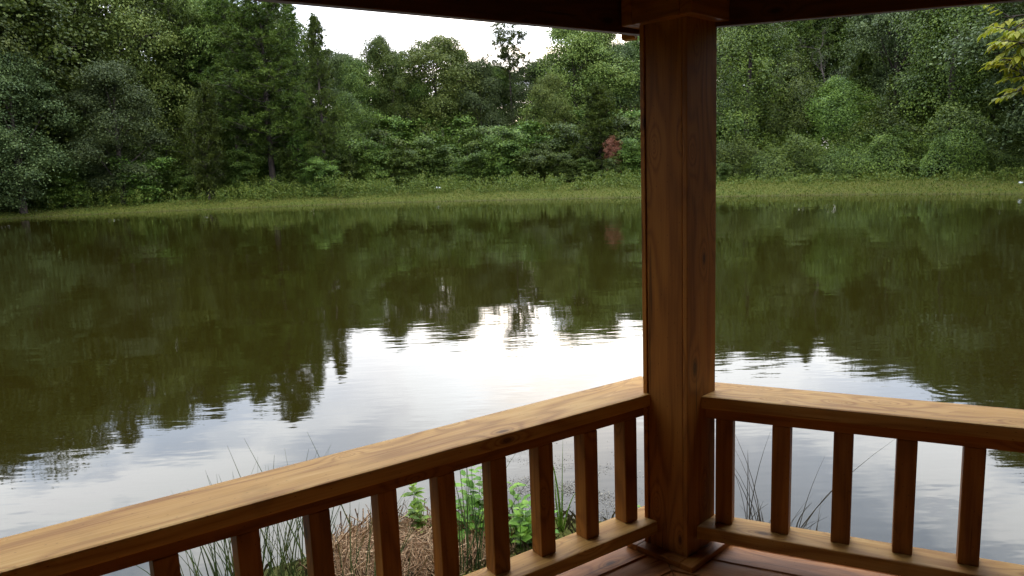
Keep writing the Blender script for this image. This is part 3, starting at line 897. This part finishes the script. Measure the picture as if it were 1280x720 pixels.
# right of the post
plant('vine', 938, 66, 15.5, 'tall tree wrapped in hanging vines right of the post', GF, 1.35, 0)
plant('vine', 985, 65, 10.5, 'shorter vine-draped tree leaning beside the tall wrapped one', GF, 1.5, 1)
plant('bare', 1042, 74, hz(1042, 5, 74), 'thin tree with bare grey branches showing in its top', GF, 1.0)
plant('young', 1062, 70, hz(1062, 60, 70), 'soft pine crown in front of the bare-branched tree', GF, .85)
plant('pine', 1010, 82, 19, 'tall hazy pine between the wrapped tree and the bare-branched one', GF, 1.0)
plant('oak', 905, 84, 19, 'pale-leaved tree directly behind the right edge of the post', GF, 1.0, None, M_PALE)
plant('grey', 1118, 72, 17.5, 'tall dusky tree with drooping greyish leaves above the mounds', GF, 1.0)
plant('grey', 1085, 92, 21, 'hazy tree behind the dusky drooping one', GF, 1.0)
plant('vine', 1192, 62, 16.5, 'dark vine-clad tree towering over the right mounds', GF, 1.25, 2)
plant('oak', 1230, 72, 18, 'dark dense tree under the beam at upper right', GF, 1.0)
plant('young', 1262, 58, hz(1262, 70, 58), 'pine with long level branches at the right edge', GF, 1.3)
plant('pine', 1310, 66, 19, 'tall pine mostly beyond the right edge', GF, 1.1)
plant('vine', 1045, 63, 8.0, 'low vine-draped tree beneath the bare-branched tree', GF, 1.9, 2)
for px, D, H, wd, var, lab in ((1118, 60, 4.6, 1.0, 2, 'vine mound with a leafy spire poking from its top'),
                               (1100, 57, 3.1, 1.2, 0, 'smooth round vine mound left of centre by the grass'),
                               (1185, 60, 4.9, 1.1, 1, 'largest vine mound beneath the dark vine-clad tree'),
                               (1200, 55, 3.0, 1.1, 0, 'low vine mound in front of the largest one'),
                               (1050, 59, 3.0, 1.3, 1, 'spreading vine mound under the low vine-draped tree'),
                               (985, 60, 3.4, 1.1, 1, 'dark vine mound at the foot of the leaning draped tree'),
                               (925, 61, 3.2, 1.0, 0, 'vine mound at the foot of the tall wrapped tree by the post'),
                               (1250, 55, 2.2, 1.1, 1, 'low vine mound at the foot of the level-branched pine')):
    plant('mound', px, D, H, lab, 'vine mounds on the right bank', wd, var)
for px, D, H, lab in ((952, 58, 2.6, 'small bright green bush standing alone on the right grass'),
                      (905, 57, 1.9, 'dark bush at the water side against the post'),
                      (1145, 53.5, 1.3, 'yellowish weed bush in front of the low vine mound')):
    plant('shrub', px, D, H, lab, 'bushes on the right grass', 1.1)
# the forest behind: single trees with nothing to tell them apart
BACK = [(-150, 95, 26, 'oak'), (-100, 105, 27, 'pine'), (-30, 100, 26, 'oak'), (20, 108, 27, 'pine'), (90, 110, 24, 'oak'), (205, 106, 24, 'grey'), (262, 104, 25, 'oak'),
        (318, 106, 25, 'oak'), (366, 104, 22, 'oak'), (425, 106, 18, 'grey'), (515, 106, 15, 'oak'), (580, 108, 14.5, 'grey'), (632, 108, 14.5, 'oak'), (700, 108, 17, 'oak'),
        (748, 108, 18, 'grey'), (800, 104, 18, 'oak'), (850, 96, 19, 'oak'), (880, 92, 20, 'grey'), (950, 88, 20, 'oak'), (985, 92, 20, 'grey'), (1060, 92, 20, 'oak'),
        (1100, 84, 19, 'oak'), (1140, 84, 20, 'oak'), (1165, 92, 21, 'oak'), (1180, 80, 19, 'oak'), (1020, 86, 19, 'oak'), (1215, 84, 20, 'grey'), (1270, 78, 19, 'oak'), (1340, 76, 19, 'oak'), (1400, 70, 18, 'grey'), (1480, 66, 18, 'oak')]
for px, D, H, kd in BACK:
    plant(kd, px, D, H, 'dark leafy tree deep in the forest behind the front trees', 'trees deep in the forest', 1.05)
LOWB = [(10, 92, 9), (60, 92, 9), (95, 88, 8), (150, 94, 9), (185, 92, 9), (240, 94, 9), (310, 95, 9), (350, 95, 9), (440, 93, 10), (470, 94, 11), (520, 94, 11), (540, 96, 12), (575, 95, 11), (595, 96, 11), (640, 95, 11), (680, 93, 11), (740, 92, 11), (790, 90, 11), (-40, 82, 8), (30, 84, 7), (120, 84, 7), (205, 86, 8), (280, 88, 8), (330, 88, 7.5), (400, 86, 8), (490, 86, 9), (560, 86, 8.5), (610, 85, 8), (650, 84, 9), (715, 82, 8.5),
        (775, 80, 8), (830, 76, 8), (870, 66, 7), (905, 68, 7), (880, 78, 9), (925, 76, 9), (960, 80, 9), (1300, 66, 6)]
for px, D, H in LOWB:
    plant('shrub', px, D, H, 'dark undergrowth shrub in the shade between the forest trunks', 'undergrowth shrubs in the forest', 1.4)

# the forest goes on round both ends of the pond
for i, (x, y, H, kd) in enumerate([(42, 45, 18, 'oak'), (47, 38, 19, 'grey'), (46, 30, 19, 'oak'), (52, 24, 20, 'pine'), (45, 18, 19, 'oak'), (50, 11, 19, 'grey'), (42, 6, 18, 'oak'), (36, 0, 17, 'oak'),
                                   (29, -4, 17, 'grey'), (55, 34, 21, 'oak'), (56, 14, 20, 'oak'), (38, 50, 18, 'grey'), (23, -4, 16, 'oak'),
                                   (-57, 66, 24, 'oak'), (-63, 58, 24, 'grey'), (-66, 48, 24, 'oak'), (-66, 38, 24, 'pine'), (-65, 28, 22, 'oak'), (-60, 18, 22, 'grey'), (-52, 9, 20, 'oak'),
                                   (-44, 2, 19, 'oak'), (-36, -2, 18, 'grey'), (-28, -3, 18, 'oak'), (-73, 44, 25, 'oak'), (-72, 24, 25, 'oak'), (-50, 76, 25, 'oak')]):
    o_ = plant(kd, 640, 200, H, 'tall tree on the bank at one end of the pond', 'trees round the ends of the pond', 1.25)
    o_.location = (x, y, float(height(np.array([x]), np.array([y]))[0])-.1)
for i, (x, y, H) in enumerate([(38, 42, 6), (41, 33, 6), (43, 26, 6), (43, 20, 6), (43, 13, 6), (37, 6, 5), (31, 1, 5), (-56, 60, 7), (-60, 52, 7), (-61, 40, 7), (-60, 32, 7), (-58, 24, 6), (-50, 14, 6),
                               (-41, 6, 6), (-33, 1, 5), (-24, -1, 5), (-17, 0, 4)]):
    o_ = plant('shrub', 640, 200, H, 'thick shrub on the bank at one end of the pond', 'shrubs round the ends of the pond', 1.6)
    o_.location = (x, y, float(height(np.array([x]), np.array([y]))[0])-.1)
# unseen trees and shrubs added behind and beside the camera to block sky light
for i, (x, y, H, kd) in enumerate([(-13, -6, 15, 'oak'), (-9, -10, 17, 'grey'), (-4, -8.5, 16, 'oak'), (1, -10, 17, 'oak'), (6, -9, 15, 'grey'), (11, -7, 16, 'oak'), (15, -3.5, 15, 'oak'),
                                   (-17, -2.5, 15, 'grey'), (-7, -15, 19, 'oak'), (3, -15, 19, 'grey'), (-14, -13, 18, 'oak'), (12, -13, 18, 'oak'), (19, -8, 17, 'grey'), (-21, -8, 17, 'oak'), (12, 1.0, 13, 'oak'), (10, -3.2, 13, 'grey'), (16.5, 1.5, 15, 'oak'), (20, -1, 16, 'grey')]):
    o_ = plant(kd, 640, 200, H, 'unseen leafy tree added on the near bank behind the gazebo', 'unseen trees added behind the gazebo', 1.1)
    o_.location = (x, y, float(height(np.array([x]), np.array([y]))[0])-.1)
for i, (x, y, H) in enumerate([(-8, -5.5, 4), (-5, -6.5, 4.5), (-1.5, -7, 4), (2, -7, 4.5), (5, -6.5, 4), (8.5, -5.5, 4.5), (-12, -4, 4.5), (11, -3, 4)]):
    o_ = plant('shrub', 640, 200, H, 'unseen bushy shrub added on the near bank behind the gazebo', 'unseen shrubs added behind the gazebo', 1.4)
    o_.location = (x, y, float(height(np.array([x]), np.array([y]))[0])-.1)

# ------------------------------------------------------------------ bank grass and weeds
def blades(n, xr, yr, cond, hmin, hmax, wd, name, mat, label, patchy=0.0, lean=.45):
    X = rng.uniform(*xr, n); Y = rng.uniform(*yr, n); d = shore_dist(X, Y)
    keep = cond(d, X, Y)
    if patchy:
        pn = np.sin(X*.8+1.7*np.sin(Y*.31))+np.sin(X*.23+Y*.5)+rng.normal(0, .5, n)
        keep &= pn > patchy
    X, Y = X[keep], Y[keep]; Z = height(X, Y); k = len(X)
    h = rng.uniform(hmin, hmax, k); a = rng.uniform(0, 2*PI, k)
    base = np.stack([X, Y, Z-.02], 1); side = np.stack([np.cos(a), np.sin(a), 0*a], 1)*(wd*rng.uniform(.6, 1.3, k))[:, None]
    ln = rng.normal(0, lean, (k, 2))*h[:, None]
    tip = base+np.column_stack([ln, h])
    mid_ = base+np.column_stack([ln*.35, h*.6])
    V = np.stack([base-side*.5, base+side*.5, mid_+side*.45, tip], 1)
    V[:, 3] = tip
    V = np.stack([base-side*.5, base+side*.5, mid_+side*.4, tip-side*.05], 1).reshape(-1, 3)
    o = link(name, quads_mesh(name, V), mat)
    return tag(o, label, 'grass', kind='stuff')


infar = lambda lo, hi: (lambda d, X, Y: (d > lo) & (d < hi) & (Y > 36) & (np.abs(X) < Y*.85+6))
blades(420000, (-58, 46), (34, 92), infar(.05, 13), .04, .15, .05, 'bank_grass', M_GRASS, 'short yellow-green grass on the far bank of the pond')


def weed_band(n, xr, yr, cond, name, label):
    X = rng.uniform(*xr, n); Y = rng.uniform(*yr, n); d = shore_dist(X, Y)
    pn = np.sin(X*.6+1.7*np.sin(Y*.3))+np.sin(X*.21+Y*.4)+rng.normal(0, .6, n)
    keep = cond(d, X, Y) & (pn > -1.0)
    X, Y, pn = X[keep], Y[keep], pn[keep]; Z = height(X, Y); V = []
    for x, y, z, q_ in zip(X, Y, Z, pn):
        h = (rng.uniform(.7, 1.6) if x < -8 else rng.uniform(.5, 1.35) if x < 12 else rng.uniform(.2, .6))*(1+.25*max(q_, 0)); k = int(28*h)+8
        t_ = rng.uniform(.05, 1, k)
        P = np.stack([x+rng.normal(0, .16, k), y+rng.normal(0, .16, k), z+h*t_], 1)
        V.append(leaf_quads(P, rng.normal(0, .6, (k, 3))+np.array([0, 0, .8]), rng.normal(0, 1, (k, 3))+np.array([0, -.4, .5]), .20*rng.uniform(.6, 1.3, k), .085))
    o = link(name, quads_mesh(name, np.concatenate(V)), M_WEED)
    return tag(o, label, 'weeds', kind='stuff')


weed_band(14000, (-58, 46), (34, 92), lambda d, X, Y: (d > np.where(X > 14, 5.2, np.where(X < -8, 3.0, 4.0))) & (d < 11) & (Y > 36) & (np.abs(X) < Y*.85+6), 'weeds',
          'tall leafy weeds along the top of the far bank below the trees')
blades(60000, (-9, 8), (-1, 6), lambda d, X, Y: (d > .02) & (d < 2.5), .03, .14, .004, 'shore_grass', M_DRY, 'thin grass on the near shore below the gazebo')

# ------------------------------------------------------------------ near plants
def strips(paths, wid, name, mat, parent=None):
    """thin tapered ribbons bent along 3D paths, two crossed so they keep a width from every side"""
    V = []; F = []; n = 0
    for pts, w_ in zip(paths, wid):
        pts = np.asarray(pts, float); k = len(pts)
        d = unit(np.gradient(pts, axis=0)); a = unit(np.cross(d, np.array([.37, .81, .45]))); b = np.cross(d, a)
        ww = w_*np.linspace(1, .12, k)[:, None]
        for s in range(3):
            an = s*2*PI/3; V.extend(pts+(a*math.cos(an)+b*math.sin(an))*ww*.5)
        for i in range(k-1):
            for s in range(3):
                s2 = (s+1) % 3; F.append((n+s*k+i, n+s2*k+i, n+s2*k+i+1, n+s*k+i+1))
        n += 3*k
    return link(name, np_mesh(name, np.array(V), 4, np.array(F).ravel()), mat, parent)


def curve(p0, p2, sag, n=7):
    p0, p2 = np.array(p0, float), np.array(p2, float)
    return bez(p0, (p0+p2)/2+np.array(sag, float), p2, n)


def rush(c, n, hmin, hmax, spread, lean, label, mat=M_RUSH, wd=.011, name='rush_clump', bend=.12, cat='rushes', group=None):
    root = thing(name, label, cat, tuple(c), 0, group); ps = []; ws = []
    for i in range(n):
        a = rng.uniform(0, 2*PI); r_ = spread*math.sqrt(rng.uniform()); h = rng.uniform(hmin, hmax)
        p0 = np.array([r_*math.cos(a), r_*math.sin(a), -.05])
        ln = np.array([rng.normal(lean[0], .22), rng.normal(lean[1], .22), 0])*h
        tip = p0+ln+np.array([0, 0, h]); ps.append(curve(p0, tip, -ln*bend*2+np.array([0, 0, .04*h]))); ws.append(wd*rng.uniform(.6, 1.2))
    strips(ps, ws, 'stems', mat, root)
    return root


def gz(x, y): return float(height(np.array([x]), np.array([y]))[0])


def near(px, py, z=.2):
    p_ = ground_at(px, py, z); return (p_.x, p_.y, max(gz(p_.x, p_.y), -.05))


rush(near(300, 716, .1), 46, .45, .80, .22, (-.10, 0), 'dense green rush clump seen between the leftmost balusters')
rush(near(372, 712, .2), 44, .45, .85, .20, (.05, 0), 'green rush clump at the left flank of the straw heap')
rush(near(235, 719, .1), 16, .3, .6, .18, (-.15, 0), 'sparse low rushes at the far left behind the railing')
rush(near(470, 712, .25), 30, .3, .7, .22, (.25, 0), 'short arching rushes in front of the straw heap')
rush(near(592, 700, .25), 15, .5, .85, .10, (.14, 0), 'tall thin rushes growing through the leafy plants')


def single(px0, py0, px1, py1, D, label, wd=.008):
    a = ray(px0, py0); b = ray(px1, py1)
    def on(d, DD): k = DD/math.hypot(d.x, d.y); return np.array([d.x*k, d.y*k, CAM_Z+d.z*k])
    p1 = on(b, D); p0 = on(a, D)
    dirn = (p0-p1); k = (p1[2]-0.0)/max(1e-3, -dirn[2]); p0 = p1+dirn*k           # follow it down to the water
    g = thing('reed_stem', label, 'reed', tuple(p0), 0, 'single reed stems by the left rail')
    strips([curve((0, 0, -.05), p1-p0, (.02, 0, 0), 8)], [wd], 'stem', M_RUSH, g)


for a in ((300, 597, 284, 557, 'third reed stem from the left above the rail, straight and leaning left'),
          (327, 590, 305, 548, 'longest reed stem above the left rail'),
          (264, 606, 259, 594, 'shortest reed tip at the left end of the row above the rail'),
          (341, 585, 343, 569, 'small upright reed tip right of the longest stem'),
          (382, 576, 386, 561, 'short reed tip beside the thin slanted stem'),
          (398, 570, 384, 540, 'thin slanted reed stem, tallest at the right of the row')):
    single(*a[:4], 4.9, a[4], .015)


def straw_heap(c, rx, ry, h, n):
    root = thing('straw_heap', 'heap of dry brown straw lying on the shore behind the left railing', 'straw heap', tuple(c))
    bm = bmesh.new(); bmesh.ops.create_icosphere(bm, subdivisions=4, radius=1)
    for v in bm.verts:
        nn = 1+.12*math.sin(v.co.x*5+2*v.co.y)+.1*math.sin(v.co.y*7+v.co.z*4)
        v.co = Vector((v.co.x*rx*.93*nn, v.co.y*ry*.93*nn, max(v.co.z, -.1)*h*.9*nn))
    me = bpy.data.meshes.new('heap_core'); bm.to_mesh(me); bm.free(); link('heap_core', me, M_STRAWSHADE, root)
    ps, ws = [], []
    for i in range(n):
        a = rng.uniform(0, 2*PI); u = math.asin(rng.uniform(0, 1)**.7); e = math.cos(u)
        p_ = np.array([rx*e*math.cos(a), ry*e*math.sin(a), h*math.sin(u)])*rng.uniform(.92, 1.1)
        out = unit(p_/np.array([rx, ry, h])**1.0); t_ = unit(np.cross(out, rng.normal(0, 1, 3))+out*rng.normal(.12, .32)+np.array([0, 0, -.15]))
        L = rng.uniform(.12, .46); ps.append(curve(p_-t_*L/2, p_+t_*L/2, out*rng.uniform(-.01, .05), 4)); ws.append(rng.uniform(.004, .011))
    strips(ps, ws, 'straw', M_STRAW, root)
    return root


m, t, o = new_mat('straw_shade_core')
principled(t, o, **{'Base Color': (.04, .027, .013), 'Roughness': 1.0}); M_STRAWSHADE = m  # near-black core colour stands in for the shade between the straws
hc = ground_at(518, 703, .12)
straw_heap((hc.x, hc.y, gz(hc.x, hc.y)-.02), .62, .44, .14, 2300)


def leaf_mesh8(b, d, L, wr=.34):
    """an ovate leaf folded along its midrib: eight points, four quads (0 stalk, 4 mid, 7 tip)"""
    sd = unit(np.cross(d, np.array([0, 0, 1.]))); nn = np.cross(sd, d)
    W = L*wr
    p = lambda x, y, z: b+d*x*L+sd*y*W+nn*z*L
    return np.array([p(0, 0, 0), p(.28, .9, .05), p(.28, -.9, .05), p(.66, .75, .02), p(.5, 0, -.03), p(.66, -.75, .02), p(.66, .75, .02), p(1.0, 0, -.12)])


def leafy_tris():
    return np.array([(0, 1, 4), (1, 3, 4), (3, 7, 4), (0, 4, 2), (2, 4, 5), (5, 4, 7)])


def leaves_mesh(name, V, mat, parent):
    tri = leafy_tris(); F = np.concatenate([tri.ravel()+8*i for i in range(len(V))])
    return link(name, np_mesh(name, np.concatenate(V), 3, F), mat, parent)


def leafy(c, n, hmin, hmax, spread, leaf, label, lean=0.0):
    root = thing('leafy_plant', label, 'plant', tuple(c), 0, 'leafy green plants by the straw heap'); ps, ws, V = [], [], []
    for i in range(n):
        a = rng.uniform(0, 2*PI); h = rng.uniform(hmin, hmax); r_ = rng.uniform(0, spread)
        p0 = np.array([r_*math.cos(a)*.5, r_*math.sin(a)*.5, -.03]); tip = np.array([r_*math.cos(a)+lean*h, r_*math.sin(a), h])
        pts = curve(p0, tip, (0, 0, h*.08), 8); ps.append(pts); ws.append(.008)
        m_ = max(4, int(h/.07))
        for j in range(m_):
            q_ = .2+.8*(j+.5)/m_; b = p0+(tip-p0)*q_
            for s in (0, PI):
                az = j*PI/2*1.04+s+rng.normal(0, .3)
                d = unit(np.array([math.cos(az), math.sin(az), .2+.3*rng.normal()]))
                V.append(leaf_mesh8(b, d, leaf*rng.uniform(.7, 1.2)*(1.2-.5*q_)))
    strips(ps, ws, 'stems', M_FRESH, root)
    leaves_mesh('leaves', V, M_FRESH, root)
    return root


leafy(near(528, 676, .15), 5, .34, .62, .12, .095, 'upright leafy green plant behind the straw heap, left of the others', -.1)
leafy(near(590, 678, .15), 9, .30, .58, .24, .10, 'broad leafy green plant in the middle of the straw heap')
leafy(near(650, 682, .15), 10, .18, .42, .20, .09, 'low bright green plant at the right end of the straw heap')
leafy(near(604, 674, .15), 2, .60, .72, .06, .10, 'taller leafy stem with drooping dark leaf between the middle balusters', .05)
leafy(near(676, 684, .1), 6, .12, .28, .16, .095, 'smallest green plant beside the floating debris')
leafy(near(802, 655, .1), 3, .10, .26, .06, .08, 'tiny green sprig just left of the post foot')


def blade_plant(c, label):
    root = thing('blade_plant', label, 'plant', tuple(c)); 
    specs = [((-.09, 0, .62), (.04, 0, .18), .022), ((.03, .02, .66), (0, 0, .05), .014), ((-.03, .03, .40), (-.03, 0, .1), .020),
             ((.12, 0, .30), (0, 0, .12), .020), ((-.09, 0, .22), (0, 0, .06), .016), ((.02, -.03, .33), (0, 0, .06), .018)]
    strips([curve((0, 0, -.05), a, s, 9) for a, s, _ in specs], [w_ for *_, w_ in specs], 'blades', M_FRESH, root)


blade_plant(near(702, 672, .05), 'single grass-like plant with broad green blades by the right of the debris')

# dry sprigs behind the right railing
rush(near(955, 662, .02), 22, .12, .34, .12, (.1, 0), 'dry twiggy tuft at the foot of the second right baluster', M_DRY, .010, 'dry_tuft', .5, 'dry plant', 'dry tufts behind the right railing')
rush(near(1002, 668, .02), 20, .12, .36, .12, (.2, 0), 'dry tuft with bent stalks right of the second baluster', M_DRY, .010, 'dry_tuft', .6, 'dry plant', 'dry tufts behind the right railing')
rush(near(1040, 676, .02), 5, .08, .20, .06, (-.5, 0), 'few short dry stalks by the third right baluster', M_DRY, .010, 'dry_tuft', .3, 'dry plant', 'dry tufts behind the right railing')
rush(near(1190, 700, .02), 6, .03, .10, .05, (.2, 0), 'tiny dry tuft near the rightmost baluster', M_DRY, .008, 'dry_tuft', .3, 'dry plant', 'dry tufts behind the right railing')
rush(near(936, 655, 0), 4, .55, .80, .02, (.0, 0), 'tall thin dry stalks right of the post', M_DRY, .010, 'dry_stalk', .2, 'dry plant', 'tall dry stalks behind the right railing')
rush(near(950, 660, 0), 4, .60, .95, .03, (-.08, 0), 'tall dry stalks rising from the twiggy tuft', M_DRY, .010, 'dry_stalk', .2, 'dry plant', 'tall dry stalks behind the right railing')
rush(near(992, 665, 0), 3, .60, .80, .03, (.42, 0), 'dry stalks slanting right between the second and third baluster', M_DRY, .010, 'dry_stalk', .1, 'dry plant', 'tall dry stalks behind the right railing')

# floating debris
n = 16000
cx = ground_at(690, 630, 0)
X = cx.x + rng.normal(0, .32, n); Y = cx.y-.1 + rng.normal(0, .48, n)
cl = np.sin(X*13+np.sin(Y*9)*2)+np.sin(Y*11+X*5)+rng.normal(0, .8, n)
k_ = cl > .3; X, Y = X[k_], Y[k_]; k = len(X)
P = np.stack([X, Y, np.full(k, .006)+rng.uniform(0, .004, k)], 1)
V = leaf_quads(P, np.column_stack([rng.normal(0, 1, (k, 2)), np.zeros(k)]), np.column_stack([rng.normal(0, .2, (k, 2)), np.ones(k)]), rng.uniform(.004, .024, k), rng.uniform(.003, .010, k))
tag(link('floating_debris', quads_mesh('floating_debris', V), M_BITS), 'scattered leaf scraps floating on the water behind the left railing', 'debris', kind='stuff')

# small things on the far bank
for (px, py, nm, lab, sc) in ((546, 236.5, 'litter', 'white piece of litter lying among the weeds on the far bank', (.42, .2, .15)),
                              (466, 252.5, 'litter', 'tiny white scrap on the grass of the far bank', (.14, .1, .10)),
                              (1277, 231.5, 'litter', 'white scrap at the right edge of the far bank', (.12, .10, .07))):
    D = 70
    for it in range(12):
        x, y = at(px, D); z = gz(x, y); d = ray(px, py); D = min(95., max(45., (CAM_Z-z)/max(.004, -d.z/math.hypot(d.x, d.y))*.5+D*.5))
    x, y = at(px, D); z = gz(x, y)
    bm = bmesh.new(); bmesh.ops.create_icosphere(bm, subdivisions=2, radius=1)
    for v in bm.verts: v.co = Vector((v.co.x*sc[0], v.co.y*sc[1], v.co.z*sc[2]))*(1+.2*math.sin(9*v.co.x+5*v.co.y))
    me = bpy.data.meshes.new(nm); bm.to_mesh(me); bm.free(); ob = link(nm, me, M_WHITE); ob.location = (x, y, z+sc[2]*.8)
    tag(ob, lab, 'litter')

# ------------------------------------------------------------------ yellow-leaved tree whose branch hangs in at the right
tb = (7.4, 3.0); tz = gz(*tb)-.05
root = thing('yellow_leaved_tree', 'small tree with yellow-green leaflets hanging in from the upper right', 'tree', (tb[0], tb[1], tz))
T = Tubes(); V = []


def rel(px, py, D):
    d = ray(px, py); kk = D/math.hypot(d.x, d.y); return np.array([d.x*kk-tb[0], d.y*kk-tb[1], CAM_Z+d.z*kk-tz])


T.add([np.array([0, 0, 0]), np.array([.05, .05, 2]), np.array([-.1, .1, 4.2]), np.array([0, .2, 6])], [.13, .10, .06, .02], 8)
LEAFV = []


def compound(b, d, L, n=4):
    d = unit(d); tip = b+d*L+np.array([0, 0, -.15*L]); T.add([b, (b+tip)/2+np.array([0, 0, .04*L]), tip], [.004, .003, .002], 4)
    sd = unit(np.cross(d, np.array([0, 0, 1.])))
    for i in range(n):
        q_ = .3+.65*i/(n-1); p_ = b+(tip-b)*q_
        for s in (1, -1):
            LEAFV.append(leaf_mesh8(p_, unit(d*.6+sd*s*.9+np.array([0, 0, -.45])+rng.normal(0, .15, 3)), (.055+.09*L)*rng.uniform(.75, 1.25), .25))
    LEAFV.append(leaf_mesh8(tip, unit(d+np.array([0, 0, -.5])), .075, .25))


for (p2, sub) in ((rel(1262, 40, 6.0), 16), (rel(1268, 75, 6.0), 18), (rel(1275, 112, 6.1), 12), (rel(1252, 22, 6.2), 10), (rel(1300, 60, 6.0), 16), (rel(1330, 30, 6.2), 16),
                  (rel(1360, 80, 6.4), 14), (rel(1270, 55, 5.8), 18), (rel(1282, 95, 5.9), 18), (rel(1276, 30, 5.9), 14), (np.array([1, 1, 4.4]), 16), (np.array([.8, -1.2, 4.6]), 16), (np.array([-.6, -.8, 5.2]), 14), (np.array([.2, 1.3, 5.4]), 14)):
    p0 = np.array([-.05, .06, min(4.6, max(2.0, p2[2]-.7))])
    pts = bez(p0, (p0+p2)/2+np.array([0, 0, .45]), p2, 8); T.add(pts, [.03*(1-.85*u) for u in np.linspace(0, 1, 8)], 5)
    for j in range(int(sub*2.6)):
        q_ = 1-.42*(j/(sub*2.6))**1.2; b = np.array(pts[0])*(1-q_)**2+((p0+p2)/2+np.array([0, 0, .45]))*2*q_*(1-q_)+p2*q_*q_
        dd = unit(p2-p0); compound(b, dd*.5+unit(rng.normal(0, 1, 3))*.7+np.array([0, 0, -.15]), rng.uniform(.10, .17))
link('trunk', T.mesh('trunk'), M_BARK, root)
leaves_mesh('crown', LEAFV, M_YELLOW, root)
